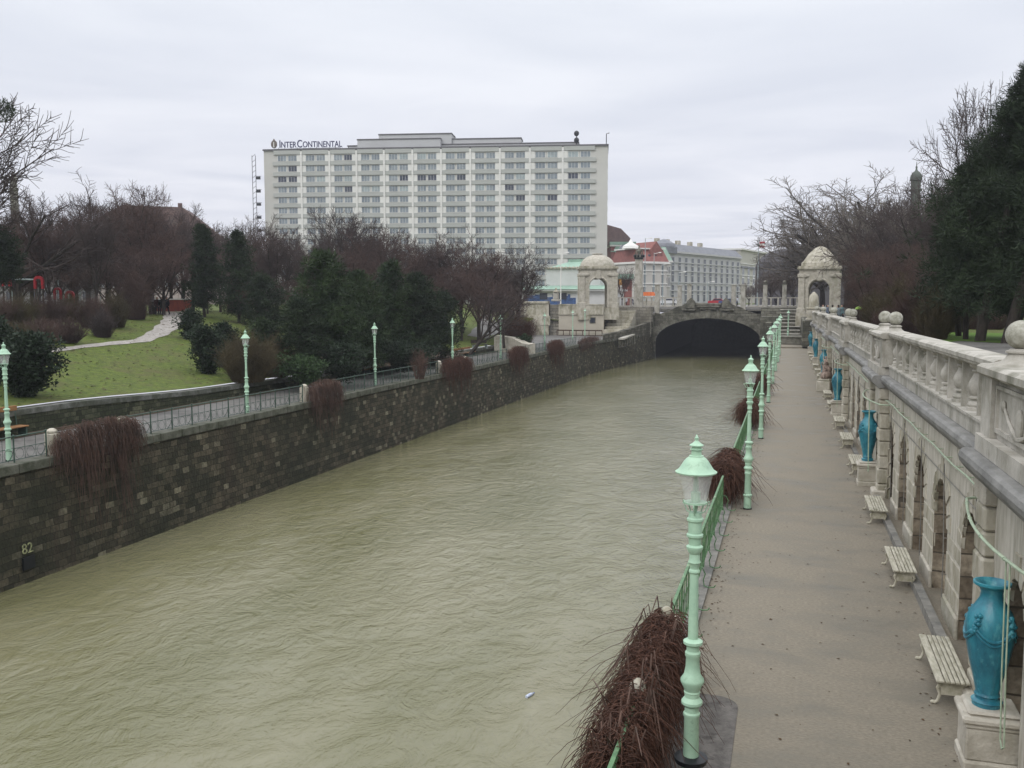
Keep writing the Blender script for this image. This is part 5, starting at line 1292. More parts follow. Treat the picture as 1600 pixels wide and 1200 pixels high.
for px, yt, D, l in ((1007, 372, 200, 'thin pole right of the ornamented column'), (1021, 395, 205, 'thin mast in front of the red roofed building'), (1035, 412, 200, 'pole with round lamp before the turret house'), (1060, 425, 205, 'tram pole with curved arm left of the palace front'), (876, 395, 170, 'tall pale mast in front of the hotel and station'), (1105, 440, 215, 'short pole behind the portal crest')):
    a = at(px, 480, D=D); h = at(px, yt, D=D).z - PZ; e = empty('street_pole', (a.x, a.y, PZ), 0, l, 'pole', 'street poles on the plaza')
    m = MB(); m.tube([(0, 0, 0), (0, 0, h)], [.12, .07], 6); m.build('mast', M_steel if px != 876 else M_hp, e); m = MB(); m.tube([(0, 0, h - .2), (1.2, -.3, h)], .05, 5); m.ell((1.3, -.3, h), (.35, .2, .12), 8, 6); m.build('lamp_head', M_hp, e)

# ================================================================ TREES
class Tree:
    def __init__(s, seed): s.r = random.Random(seed); s.tr = MB(); s.cr = MB()
def rot_about(d, ang, az):
    o = d.orthogonal().normalized(); o2 = d.cross(o)
    s = o * cos(az) + o2 * sin(az)
    return (d * cos(ang) + s * sin(ang)).normalized()
def grow(T, p, d, L, r, lev, P):
    R = T.r.uniform; n = 5 if lev < 2 else 4 if lev < 3 else 3
    pts = [p.copy()]; rad = [r]; dd = d.copy(); dirs = [dd.copy()]
    for k in range(n):
        w_ = P['wob'][min(lev, 3)]
        dd = (dd + Vector((R(-w_, w_), R(-w_, w_), R(-w_, w_) + P['up'][min(lev, 4)]))).normalized()
        p = p + dd * L / n; pts.append(p.copy()); dirs.append(dd.copy()); rad.append(r * lerp(1, P['tap'], (k + 1) / n))
    mb = T.tr if lev < 2 else T.cr
    mb.tube(pts, rad, 8 if lev == 0 else 6 if lev == 1 else 4 if lev == 2 else 3, cap=False)
    if lev >= P['lev']: return
    nc = P['n'][lev]
    for k in range(nc):
        t = lerp(P['st'][min(lev, 3)], 1.0, (k + R(.1, .9)) / nc); i = min(int(t * n), n - 1); f = t * n - i
        q = pts[i].lerp(pts[i + 1], f); rr = lerp(rad[i], rad[i + 1], f)
        ang = radians(R(*P['ang'][min(lev, 3)])); az = k * 2.4 + R(-.6, .6)
        nd = rot_about(dirs[i], ang, az)
        if 'bias' in P and lev == 0: nd = (nd + P['bias']).normalized()
        grow(T, q, nd, L * P['len'][lev] * R(.7, 1.2) * (1.15 - .4 * t), max(rr * P['rr'], P['minr']), lev + 1, P)
def bare_proto(seed, P, H, barkm, twigm, name='bare_tree', d0=Vector((0, 0, 1))):
    T = Tree(seed); grow(T, Vector((0, 0, -.2)), d0.normalized(), H * P['trunk'], P['r0'], 0, P)
    top = max(v[2] for v in T.cr.v); k = H / top
    for mb in (T.tr, T.cr): mb.v = [(x * k, y * k, z * k) for x, y, z in mb.v]
    e = empty(name, (0, 0, 0), 0, '', 'tree'); T.tr.build('trunk', barkm, e); T.cr.build('crown', twigm, e)
    e['h'] = H; return e
PU = dict(trunk=.36, r0=.26, tap=.62, lev=4, n=[8, 7, 7, 9], st=[.35, .25, .2, .15], ang=[(18, 48), (25, 55), (25, 60), (25, 65)], len=[1.35, .55, .52, .52], rr=.55, minr=.019, wob=[.05, .12, .18, .2], up=[.05, .07, .06, .05, .03])
PS = dict(PU, trunk=.30, n=[11, 8, 7, 8], st=[.45, .2, .2, .15], ang=[(25, 74), (25, 55), (25, 60), (25, 65)], len=[1.75, .55, .5, .5], up=[.05, .07, .06, .03, .0], r0=.38, wob=[.05, .16, .2, .22])
PF = dict(PU, trunk=.30, n=[7, 8, 7, 9], ang=[(12, 40), (20, 45), (20, 50), (20, 60)], len=[1.7, .55, .5, .5], r0=.22)
PLn = dict(PU, trunk=.34, r0=.24, n=[6, 6, 6, 6], bias=Vector((.3, -.1, .1)))
protos = {'U1': bare_proto(1, PU, 14, M_bark, M_twig), 'U2': bare_proto(2, PU, 14, M_bark, M_twigR), 'S1': bare_proto(3, PS, 15, M_bark, M_twigP), 'S2': bare_proto(14, PS, 14, M_bark, M_twig),
          'F1': bare_proto(4, PF, 15, M_bark, M_twig), 'F2': bare_proto(6, PF, 14, M_bark, M_twigR), 'L1': bare_proto(7, PLn, 13, M_bark, M_twig, d0=Vector((.75, 0, .8)))}
ptree = {k: tree_of(v) for k, v in protos.items()}; used = set()
def zg(p): return hgt(p.x, p.y)
def place(kind, px, ytop, D, label, grp=None, w=1.0, rz=None, base=None):
    a = at(px, 480, D=D); z = zg(a) if base is None else base; H = at(px, ytop, D=D).z - z; pr = protos[kind]; s = H / pr['h']
    rz = random.uniform(0, 6.28) if rz is None else rz
    if kind not in used:
        used.add(kind); o = pr; o.location = (a.x, a.y, z); o.rotation_euler.z = rz; o.scale = (s * w, s * w, s)
    else: o = copy_tree(pr, (a.x, a.y, z), rz, scale=(s * w, s * w, s), tree=ptree[kind])
    o['label'] = label; o['category'] = 'tree'
    if grp: o['group'] = grp
    elif 'group' in o: del o['group']
    return o
random.seed(77)
G1 = 'bare trees in the thick row behind the left lawn'; L1 = 'leafless grey brown tree in the thick row behind the left lawn'
# individually recognisable ones
place('F1', -78, 95, 66, 'tall leafless tree at the left picture edge carrying a mistletoe ball', w=.95)
place('S2', 28, 258, 82, 'broad leafless tree spreading its crown over the playground at far left')
place('F2', 78, 300, 84, 'forked leafless tree with dark trunk splitting beside the playground fence', w=.8)
place('U1', 150, 300, 82, 'slim leafless tree with upright dark trunk before the brown bushes', w=.6)
place('U2', 205, 278, 100, 'leafless tree with the highest feathery top left of the tall pine', w=.75)
place('U1', 432, 345, 98, 'pale branched leafless tree right of the twin pines', w=.9)
place('S1', 360, 326, 125, 'pale leafless tree before the left end of the hotel', w=.9)
place('F1', 532, 322, 118, 'round topped leafless tree rising against the hotel left of centre', w=1.1)
place('S2', 695, 350, 120, 'dense dome shaped leafless tree against the hotel centre', w=.95)
place('U1', 805, 372, 112, 'open crowned leafless tree left of the metro station', w=1.0)
place('L1', 733, 425, 92, 'leaning dark leafless tree on the grass by the stone ramp', w=1.05, rz=YAW)
a_ = place('F2', 972, 412, 168, 'small dark leafless street tree right of the left pavilion', w=.9)
# the mass behind
LM = ['cut by the left picture edge behind the playground', 'behind the left red play frame', 'behind the right end of the climbing bar', 'behind the small red play frames', 'just left of the slim upright tree', 'left of the tall reddish bush', 'above the tall reddish bush', 'far back above the noticeboard frame', 'above the noticeboard frame', 'straight above the walkers', 'above the left end of the red barrier', 'above the middle of the red barrier', 'before the sloping brown roof', 'left of the tall dark pine tip', 'directly behind the tall dark pine', 'between the two pine tips', 'right behind the narrow pine', 'far back behind the narrow pine, thin topped', 'left of the pale branched tree', 'before the first window bay of the hotel', 'before the second window bay of the hotel', 'left of the round topped tree', 'right of the round topped tree', 'before the fourth window bay of the hotel', 'behind the broad yew, before the fourth fin', 'before the fifth window bay of the hotel', 'low before the fifth fin of the hotel', 'left of the dense dome shaped tree', 'under the dense dome shaped tree', 'right flank of the dense dome shaped tree', 'before the eighth window bay of the hotel', 'low before the eighth fin of the hotel', 'reddish, under the dome shaped tree at right', 'reddish, above the small right yew', 'reddish, above the dark rounded yew', 'reddish, above the pale boughed yew', 'reddish, above the broad yew', 'left of the open crowned tree', 'low left of the leaning tree crown']
for ti, (px, yt, D, k, w_) in enumerate(((-10, 330, 100, 'U2', 1.1), (50, 318, 110, 'U1', 1.1), (95, 312, 105, 'F2', 1), (118, 306, 120, 'U2', 1), (140, 318, 112, 'S2', .8), (168, 300, 118, 'F1', 1), (190, 310, 108, 'F2', 1), (225, 300, 112, 'U1', 1), (240, 318, 98, 'U2', 1), (268, 312, 116, 'F1', 1), (285, 330, 104, 'U1', 1.1), (300, 345, 120, 'U2', 1), (322, 380, 100, 'F2', .9),
    (345, 350, 112, 'F1', 1), (385, 340, 130, 'U1', 1), (405, 365, 105, 'U2', 1), (450, 352, 118, 'U2', 1), (475, 345, 112, 'S2', .8), (500, 350, 125, 'F2', 1), (560, 336, 124, 'U1', 1), (585, 345, 112, 'F2', 1), (608, 355, 128, 'U2', 1), (635, 368, 114, 'F2', 1), (655, 380, 122, 'U1', .9), (668, 372, 130, 'F1', 1), (725, 366, 118, 'U2', 1), (745, 385, 110, 'U2', 1.1), (762, 392, 120, 'F2', .9), (720, 410, 108, 'F2', 1.1), (660, 420, 106, 'U2', 1.2), (600, 400, 104, 'U2', 1.1), (545, 385, 106, 'U2', 1.1), (480, 395, 102, 'U2', 1.1), (780, 405, 118, 'U2', .9), (790, 430, 104, 'U2', 1.0))):
    place(k, px + random.uniform(-3, 3), yt, D, 'leafless tree ' + LM[ti % len(LM)], G1, w_)
for px, yt, D in ((30, 400, 92), (110, 395, 95), (165, 400, 92), (215, 392, 90), (255, 385, 92), (60, 385, 97), (185, 375, 94), (235, 400, 96), (390, 440, 90), (420, 430, 95), (455, 440, 98)):
    place('U2', px, yt, D, 'low reddish leafless tree ' + {30: 'between the big red play frames', 110: 'by the lowest red play frame', 165: 'behind the brown hedge right of the playground', 215: 'left of the noticeboard frame', 255: 'right above the walkers', 60: 'at the right end of the climbing bar', 185: 'behind the slim upright tree', 235: 'behind the noticeboard frame', 390: 'behind the narrow pine foot', 420: 'behind the low dark evergreen', 455: 'left of the broad yew'}[px], 'low bare trees in the left undergrowth', 1.25)
# right bank
place('S1', 1375, 268, 150, 'large pale plane tree spreading leafless branches over the right pavilion', w=1.45, rz=.4)
place('S1', 1412, 262, 120, 'pale leafless plane tree nearer than the domed turret', w=.95, rz=2.6)
place('F1', 1530, 118, 62, 'tall feathery leafless tree poking out behind the big dark pine', w=.48)
place('S1', 1325, 292, 158, 'rounded pale leafless tree between pavilion roof and domed turret', w=1.25)
place('S1', 1285, 330, 165, 'pale leafless tree behind the right pavilion roof', w=1.0)
RM = ['behind the right edge of the pavilion', 'right of the pavilion, before the plane trees', 'left of the domed turret, low', 'just left of the domed turret', 'right behind the domed turret', 'right of the domed turret', 'low against the right pines', 'low in the middle above the balustrade', 'low right of the stone urn pylon', 'behind the olive bushes, reddest', 'just right of the pavilion foot', 'at the foot of the smaller pine', 'tallest of the brown trees beside the pine', 'behind the pavilion roof at its right', 'above the second stone ball pair']
G2, L2 = 'brown leafless trees crowded behind the right terrace', 'brown leafless tree crowded behind the right terrace'
for ti, (px, yt, D, k, w_) in enumerate(((1362, 360, 110, 'U2', .8), (1372, 365, 95, 'F2', 1), (1400, 372, 88, 'U2', 1), (1400, 300, 110, 'U1', 1.1), (1436, 270, 128, 'U1', 1.0), (1462, 258, 92, 'U1', .9), (1455, 372, 80, 'U2', .9), (1385, 395, 76, 'U2', 1), (1372, 385, 90, 'U2', .9), (1415, 380, 66, 'U2', .9), (1356, 395, 120, 'U2', .8), (1440, 400, 60, 'F2', .9), (1490, 262, 75, 'F1', .7), (1330, 395, 165, 'U2', 1), (1365, 400, 70, 'U2', 1))):
    place(k, px, yt, D, 'brown leafless tree ' + RM[ti], G2, w_)
for px, yt, D in ((1205, 425, 175), (1222, 420, 180), (1240, 415, 172), (1170, 440, 190)):
    place('U2', px, yt, D, 'dark leafless street tree behind the ' + {1205: 'left ball topped pillar', 1222: 'right ball topped pillar', 1240: 'left edge of the right pavilion', 1170: 'flagpole, leftmost and low'}[px], 'dark street trees behind the plaza', 1.2, base=PZ)

# evergreens
def needle_clump(mb, c, r, n, R, ln, wd):
    for i in range(n):
        d = Vector((R.gauss(0, 1), R.gauss(0, 1), R.gauss(0, .8))); d.normalize(); q = c + d * r * R.uniform(.1, 1) ** .6
        a = (d + Vector((R.uniform(-.6, .6), R.uniform(-.6, .6), R.uniform(-.2, .7)))).normalized(); b = a.cross(Vector((R.uniform(-1, 1), R.uniform(-1, 1), R.uniform(-1, 1))))
        if b.length < .01: continue
        b.normalize(); k = len(mb.v); l = ln * R.uniform(.6, 1.3); w_ = wd * R.uniform(.6, 1.3)
        for p in (q - b * w_, q + b * w_, q + a * l): mb.v.append((p.x, p.y, p.z))
        mb.f.append((k, k + 1, k + 2)); mb.sm.append(False)
def conifer(x, y, z, H, rad, label, seed, shape='pine', m=None, nb=60, npc=34, lean=(0, 0), ln=.28, wd=.05, name='pine_tree', z0=.12, grp=None):
    R = random.Random(seed); e = empty(name, (x, y, z), 0, label, 'tree', grp)
    t = MB(); c = MB(); lx, ly = lean
    ax = lambda h: Vector((lx * h / H + .15 * sin(h * .7 + seed), ly * h / H + .1 * cos(h * .9), h))
    t.tube([ax(H * k / 8) for k in range(9)], [lerp(.035 * H ** .75 * .45 + .08, .03, k / 8) for k in range(9)], 8, cap=False)
    for i in range(nb):
        u = (i + R.random()) / nb; h = lerp(z0, .97, u) * H
        if shape == 'pine': prof = (1 - u) ** .55 * (.55 + .45 * min(1, u * 6)) * R.uniform(.6, 1.12)
        elif shape == 'cone': prof = (1 - u) ** .85 * R.uniform(.7, 1.1) + .05
        elif shape == 'yew': prof = math.sqrt(max(0, 1 - (u * 1.0) ** 2.2)) * R.uniform(.65, 1.1)
        else: prof = math.sqrt(max(0.02, 1 - (2 * u - 1) ** 2)) * R.uniform(.6, 1.15) * (.85 + .3 * sin(i * 2.4 * 1.0 * 3 + seed) )
        az = i * 2.4 + R.uniform(-.5, .5); L = rad * prof; b0 = ax(h); el = R.uniform(-.15, .3) if shape != 'cone' else R.uniform(-.25, .1)
        d = Vector((cos(az), sin(az), el)).normalized(); tip = b0 + d * L + Vector((0, 0, .12 * L))
        t.tube([b0, b0.lerp(tip, .5) + Vector((0, 0, -.04 * L)), tip], [.03 + .012 * L, .02, .008], 4, cap=False)
        nk = max(2, int(L / .5))
        for k in range(nk):
            f = lerp(.18, 1, (k + R.random()) / nk); q = b0.lerp(tip, f) + Vector((R.gauss(0, .16), R.gauss(0, .16), R.gauss(0, .1))) * (.5 + .3 * L)
            needle_clump(c, q, R.uniform(.28, .5) * (1 if rad > 1 else .5), npc, R, ln, wd)
    t.build('trunk', M_bark, e); c.build('crown', m or M_pine, e); return e
def cpx(px, ytop, D, wpx, label, seed, ybase=None, **k):
    a = at(px, 480, D=D); z = zg(a) if ybase is None else at(px, ybase, D=D).z; H = at(px, ytop, D=D).z - z
    return conifer(a.x, a.y, z, H, wpx / 2 * D / F, label, seed, **k)
cpx(1588, 92, 46, 285, 'huge dark pine towering at the right picture edge', 1, nb=470, npc=105, z0=.10, ln=.30, wd=.022, lean=(.6, 0))
cpx(1665, 120, 42, 200, 'dark pine cut by the right picture edge behind the huge pine', 2, nb=190, npc=80, z0=.12, ln=.30, wd=.024)
cpx(1500, 255, 50, 115, 'smaller dark pine standing against the left flank of the huge pine', 3, nb=150, npc=80, z0=.14, ln=.28, wd=.024)
cpx(320, 350, 92, 84, 'tall dark green pine at the left end of the evergreen group', 4, nb=120, npc=56, shape='pine', z0=.1, ln=.3, wd=.036)
cpx(374, 360, 90, 86, 'narrow pointed dark pine right of the tall pine', 5, nb=110, npc=56, shape='pine', z0=.08, ln=.3, wd=.036)
cpx(412, 430, 84, 80, 'low dark evergreen between the narrow pine and the broad yew', 25, nb=70, npc=56, shape='yew', z0=.06, ln=.3, wd=.036)
cpx(508, 392, 66, 120, 'broad dark yew with light green top above the low spreading branch', 6, nb=150, npc=62, shape='yew', m=M_yew, z0=.14, ln=.3, wd=.034)
cpx(562, 424, 70, 96, 'mid green yew with the palest rounded boughs behind the second left lamp', 7, nb=120, npc=60, shape='yew', m=M_yew, z0=.05, ln=.3, wd=.034)
cpx(608, 408, 78, 90, 'dark rounded yew in the middle of the evergreen group', 8, nb=120, npc=60, shape='yew', z0=.04, m=M_yew, ln=.3, wd=.036)
cpx(650, 428, 80, 100, 'dark yew with drooping skirt behind the third left lamp', 9, nb=120, npc=60, shape='yew', z0=.05, ln=.3, wd=.036)
cpx(690, 455, 84, 76, 'small dark yew at the right end of the evergreen group', 10, nb=70, npc=56, shape='yew', z0=.05, ln=.3, wd=.036)
cpx(470, 470, 62, 90, 'shadowy evergreen low behind the bare brown bush', 26, nb=80, npc=56, shape='yew', z0=.04, ln=.3, wd=.036)
cpx(-5, 352, 72, 90, 'dark evergreen tree at the left edge above the playground', 11, nb=110, npc=56, shape='yew', z0=.4, ln=.3, wd=.036)
# evergreen shrubs
def shrub(px, py, D, wpx, hpx, label, seed, m, n=60, lean=(0, 0), name='shrub', ln=.16, wd=.06, base=None):
    a = at(px, py, D=D); z = zg(a) if base is None else base; H = hpx * D / F; rad = wpx / 2 * D / F
    e = conifer(a.x, a.y, z, H, rad, label, seed, 'ball', m, n, 34, lean, ln, wd, name, .04); e['category'] = 'shrub'; return e
shrub(35, 590, 44, 112, 92, 'dark evergreen shrub leaning right over the lawn at left', 12, M_ivy, 150, (1.0, -.3))
shrub(-15, 560, 46, 90, 110, 'dark evergreen shrub cut by the left picture edge', 13, M_ivy, 110)
shrub(320, 548, 60, 66, 70, 'rounded dark yew bush at the upper right corner of the lawn', 14, M_ivy, 90)
shrub(472, 555, 60, 84, 34, 'low spreading green juniper branch right of the brown bush', 15, mat('juniper_green', (.05, .09, .03), .75, (.02, .04, .014), 1.5), 60, name='juniper')
shrub(822, 525, 104, 26, 18, 'small bright green shrub under the dark red bush', 16, M_yew, 30)
shrub(1448, 500, 52, 60, 64, 'evergreen laurel shrub behind the balustrade left of the pine trunks', 27, M_ivy, 60)
shrub(352, 530, 64, 60, 66, 'dark evergreen shrub filling the gap under the twin pines', 28, M_ivy, 90)
shrub(300, 512, 74, 50, 44, 'dark evergreen shrub beside the foot of the tall pine', 29, M_ivy, 60)
shrub(540, 555, 62, 90, 50, 'dark evergreen shrub under the broad yew', 30, M_ivy, 90)
shrub(630, 560, 72, 110, 36, 'low dark evergreen shrub under the middle yews', 31, M_ivy, 90)
shrub(410, 500, 70, 80, 60, 'dark evergreen shrub behind the large brown bush', 32, M_yew, 90)
drape([(P(330, 548), 6), (P(430, 568), 8), (P(520, 566), 9), (P(620, 558), 10), (P(680, 545), 7)], 'leaf_litter', M_earth, .035)
# bare bushes
def bush(px, D, wpx, hpx, label, seed, m, n=260, grp=None, base=None, r=.012):
    R = random.Random(seed); a = at(px, 500, D=D); z = zg(a) if base is None else base; H = hpx * D / F; rad = wpx / 2 * D / F; lob = lambda q: .8 + .22 * sin(q * 3 + seed) + .16 * sin(q * 7 + seed * 2)
    e = empty('bare_bush', (a.x, a.y, z), 0, label, 'bush', grp); t = MB(); c = MB()
    for i in range(14): az = R.uniform(0, 6.28); t.tube([(0, 0, 0), (cos(az) * .12 * rad, sin(az) * .12 * rad, H * .3), (cos(az) * .35 * rad, sin(az) * .35 * rad, H * .6)], [.04, .03, .015], 4, cap=False)
    for i in range(n):
        az = R.uniform(0, 6.28); u = R.random() ** .5; b0 = Vector((cos(az) * rad * .45 * u, sin(az) * rad * .45 * u, 0)); el = R.uniform(.5, 1); hh = H * R.uniform(.5, 1.0) * (1 - .35 * u * u)
        hh *= .75 + .35 * lob(az + 1); tip = Vector((cos(az) * rad * u * lob(az), sin(az) * rad * u * lob(az), hh)); mid = b0.lerp(tip, .5) + Vector((R.gauss(0, .08), R.gauss(0, .08), .1 * hh)) * 1
        c.tube([b0, mid, tip], [r * 1.4, r, r * .5], 3, cap=False)
        for k in range(5):
            q = mid.lerp(tip, R.random()) if R.random() < .7 else b0.lerp(mid, R.random()); d = Vector((R.gauss(0, .5), R.gauss(0, .5), R.uniform(.1, 1))).normalized() * H * R.uniform(.12, .28)
            c.tube([q, q + d * .5 + Vector((R.gauss(0, .03), R.gauss(0, .03), 0)), q + d], [r * .8, r * .6, r * .4], 3, cap=False)
    t.build('stem', M_bark, e); c.build('twigs', m, e); return e
bush(385, 58, 105, 78, 'large leafless brown bush behind the first full left lamp', 1, M_bush, 700)
bush(430, 62, 70, 66, 'leafless brown bush with pale seed heads right of the large brown bush', 2, M_bush, 400)
GB, LB = 'leafless brown bushes below the playground', 'leafless brown hedge bush'
for i, (px, D, w_, h) in enumerate(((-10, 64, 90, 60), (30, 66, 80, 56), (75, 70, 70, 50), (110, 74, 60, 46), (145, 72, 62, 52), (180, 74, 60, 56), (60, 60, 80, 46), (20, 58, 80, 44), (105, 63, 60, 40))): bush(px, D, w_, h, LB + [' at the picture edge', ' under the left red frame', ' under the climbing bar right end', ' under the small red frames', ' beside the rounded dark bush, left', ' at the right end of the hedge', ', front row right', ', front row left', ', front row far right'][i], 10 + i, M_bush if i % 2 else M_twigR, 330, GB)
bush(212, 82, 62, 78, 'tall reddish leafless bush left of the noticeboard frame', 3, M_twigR, 500)
bush(160, 68, 50, 44, 'rounded dark leafless bush above the thin lawn path', 4, M_twig, 420)
bush(815, 108, 62, 50, 'dark red leafless bush above the stone ramp', 5, M_vine, 420)
bush(800, 116, 60, 50, 'brown leafless bush behind the stone ramp', 6, M_twigR, 300)
GR = 'olive brown bushes behind the right balustrade'; LR = 'olive brown leafless bush '; BL = ['by the yellow green umbrella', 'just left of the first ball pair', 'right above the first ball pair', 'between the ball pair and the laurel', 'at the foot of the smaller pine', 'tallest, behind the ball pair', 'low left of the first ball pair, nearest', 'left of the slim dark pine trunk']
for i, (px, D, w_, h) in enumerate(((1345, 75, 60, 60), (1372, 66, 70, 66), (1402, 56, 76, 80), (1432, 50, 80, 88), (1462, 46, 70, 80), (1418, 62, 70, 90), (1385, 50, 60, 46), (1490, 56, 60, 76))): bush(px, D, w_, h, LR + BL[i], 40 + i, M_bush if i % 3 else M_twigR, 420, GR)
bush(1530, 68, 150, 60, 'brown leafless hedge behind the bright grass patch at right', 60, M_twigR, 700)
bush(655, 62, 34, 50, 'sparse bare shoot rising above the left river wall', 62, M_vine2, 60)
# mistletoe
a = at(3, 172, D=61.5); e = empty('mistletoe', (a.x, a.y, a.z), 0, 'green mistletoe ball hanging in the leftmost tree', 'mistletoe'); c = MB(); needle_clump(c, Vector((0, 0, 0)), .75, 900, random.Random(3), .2, .03); c.build('leaves', M_yew, e)
m = MB(); m.tube([(-1.5, 0, -1.2), (-.5, 0, -.5), (0, 0, 0)], .06, 5); m.build('stem', M_bark, e)
# trunks by the bright grass at right
for px, yb, D, w_, ln_, l in ((1508, 547, 46, 7, (-.1, 0), 'slim dark trunk left of the leaning pair by the pale path'), (1530, 556, 44, 13, (1.0, .2), 'dark trunk leaning right beside the pale path'), (1572, 562, 42, 15, (1.5, .2), 'thick dark trunk leaning right next to the large stone ball')):
    a = at(px, yb, D=D); z = zg(a); e = empty('pine_tree', (a.x, a.y, z), 0, 'bare ' + l, 'tree'); H = 6.5; r = w_ / 2 * D / F
    m = MB(); m.tube([(ln_[0] * (k / 6) ** 1.1, ln_[1] * k / 6, H * k / 6) for k in range(7)], [r * lerp(1.25, .7, k / 6) for k in range(7)], 9, cap=False); m.build('trunk', M_bark, e)
    c = MB(); R_ = random.Random(px)
    for k in range(130):
        hz_ = R_.uniform(1.5, H + 1); needle_clump(c, Vector((ln_[0] * hz_ / H + R_.gauss(0, 1.3), R_.gauss(0, 1.3), hz_)), .45, 60, R_, .28, .024)
    c.build('crown', M_pine, e)
# bright grass and pale path seen under the pines
a0 = at(1470, 552, z=3.9); 
m = MB()
def patch(pts, name, mt, z):
    m = MB(); q = [at(x, y, z=z) for x, y in pts]; m.quad(*[(p.x, p.y, z) for p in q]); return struct(m.build(name, mt, fixn=True))
zt_ = hgt(1, 45)
patch([(1440, 548), (1640, 578), (1640, 540), (1500, 533), (1455, 537)], 'park_path', M_asph, hgt(1, 45) + .06)
patch([(1455, 536.5), (1500, 532.5), (1640, 539), (1640, 522), (1480, 519)], 'grass_patch', mat('bright_grass', (.10, .19, .018), .95, (.07, .135, .014), 3, .04, 12), hgt(1, 45) + .05)

# ================================================================ PLAYGROUND, BENCHES, PEOPLE, SMALL THINGS
a, b_ = at(-20, 480, D=88), at(215, 470, D=108); L, rz = frame(a, b_); z = 4.35
e = empty('court_fence', (a.x, a.y, z), rz, 'tall green mesh ball court fence with pale posts at far left', 'fence')
for k in range(8):
    m = MB(); m.tube([(L * k / 7, 0, -.5), (L * k / 7, 0, 5.0)], .06, 6); m.build('post', M_steel, e)
m = MB()
for k in range(30): m.tube([(0, .05, .15 + k * .16), (L, .05, .15 + k * .16)], .007, 3, cap=False)
for k in range(int(L / .25)): m.tube([(k * .25, .06, 0), (k * .25, .06, 4.9)], .006, 3, cap=False)
m.build('wire_mesh', M_greenD, e)
def arch_frame(px0, px1, ytop, D, label, bar=False):
    a = at((px0 + px1) / 2, 480, D=D); z = zg(a); s = D / F; h = at(px0, ytop, D=D).z - z; w2 = (px1 - px0) / 2 * s
    e = empty('play_frame', (a.x, a.y, z), YAW, label, 'play frame', 'red play frames behind the bushes')
    m = MB(); m.prism([(-w2, h - 1.1)] + [(-w2 * cos(pi * k / 10), h - w2 + w2 * sin(pi * k / 10)) for k in range(11)] + [(w2, h - 1.1), (w2 * .55, h - 1.1)] + [(w2 * .55 * cos(pi * k / 10), h - w2 + w2 * .4 * sin(pi * k / 10)) for k in range(11)] + [(-w2 * .55, h - 1.1)], 1, -.12, .12); m.build('arch', M_red, e, fixn=True)
    for s_ in (-1, 1):
        m = MB(); m.tube([(s_ * w2 * .78, 0, 0), (s_ * w2 * .78, 0, h - 1.05)], .07, 6); m.build('leg', M_bark, e)
arch_frame(5, 19, 427, 80, 'red arched play frame at the left end of the white bar'); arch_frame(55, 70, 431, 80, 'red arched play frame at the right end of the white bar'); arch_frame(85, 97, 449, 86, 'small red arched play frame left of the lowest one'); arch_frame(103, 117, 454, 86, 'lowest small red arched play frame')
a, b_ = at(19, 436, D=80), at(57, 437, D=80); e = empty('climbing_bar', (0, 0, 0), 0, 'pale horizontal bar linking two red play frames', 'bar'); m = MB(); m.tube([a, b_], .07, 6); m.build('bar', M_steel, e)
a = at(95, 484, D=82); e = empty('low_bench', (a.x, a.y, zg(a)), YAW, 'pale low seat half hidden below the red play frames', 'seat'); m = MB(); m.box(-.7, .7, -.2, .2, .42, .47); m.build('seat', M_bench, e)
for s in (-.6, .6): m = MB(); m.box(s - .04, s + .04, -.2, .2, 0, .42); m.build('leg', M_steel, e)
# noticeboard frame and red barrier
a = at(235, 492, D=97); e = empty('notice_frame', (a.x, a.y, 4.4), YAW, 'white posted frame with dark board left of the walkers', 'frame'); s = 97 / F
m = MB(); m.box(-11 * s, -8 * s, -.05, .05, .3, 2.5); m.build('post', M_hp, e); m = MB(); m.box(9 * s, 10 * s, -.05, .05, 0, 2.3); m.build('post', M_hp, e); m = MB(); m.box(-8 * s, 9 * s, -.04, .04, 2.25, 2.4); m.build('beam', M_black, e); m = MB(); m.box(-3 * s, 7 * s, -.03, .03, 1.3, 2.2); m.build('board', mat('poster_grey', (.25, .24, .26), .6, (.1, .09, .1), 5), e)
a, b_ = at(238, 490, D=100), at(300, 490, D=102); L, rz = frame(a, b_); e = empty('barrier', (a.x, a.y, 4.4), rz, 'rust red board barrier with white top rail behind the walkers', 'barrier')
m = MB(); m.box(0, L, 0, .08, .25, 1.5); m.build('board', mat('rust_red_boards', (.26, .06, .035), .8, (.17, .04, .03), 2, stretch=(3, 3, .4)), e); m = MB(); m.box(0, L, -.04, .12, 1.502, 1.62); m.build('top_rail', M_hp, e); m = MB(); m.box(0, L, -.03, .1, .1, .24); m.build('kick_rail', M_stone, e)
# planked benches at the low wall
def wall_bench(y0, y1, label):
    z1 = zlw((y0 + y1) / 2); e = empty('planked_bench', (-32.2, y0, 0), 0, label, 'bench', 'planked benches along the low garden wall'); L = y1 - y0
    m = MB(); m.bev(-.25, .30, 0, L, .43, .49, .015); m.build('seat', M_wood, e)
    m = MB(); m.bev(-.42, -.32, 0, L, max(z1 + .02, .75), max(z1 + .02, .75) + .22, .015); m.build('backrest', M_wood, e)
    n = max(2, int(L / 1.8) + 1)
    for k in range(n): m = MB(); yy = .1 + (L - .2) * k / (n - 1); m.box(-.2, .24, yy - .04, yy + .04, 0, .429); m.tube([(-.28, yy, .4), (-.37, yy, max(z1, .75) + .1)], .025, 5); m.build('leg', M_greenD, e)
wall_bench(26.5, 32.6, 'long orange planked bench at the left picture edge under the lawn'); wall_bench(62.5, 69.5, 'long orange planked bench behind the second full left lamp'); wall_bench(83, 93, 'far orange planked bench between the fourth lamps and the ramp')
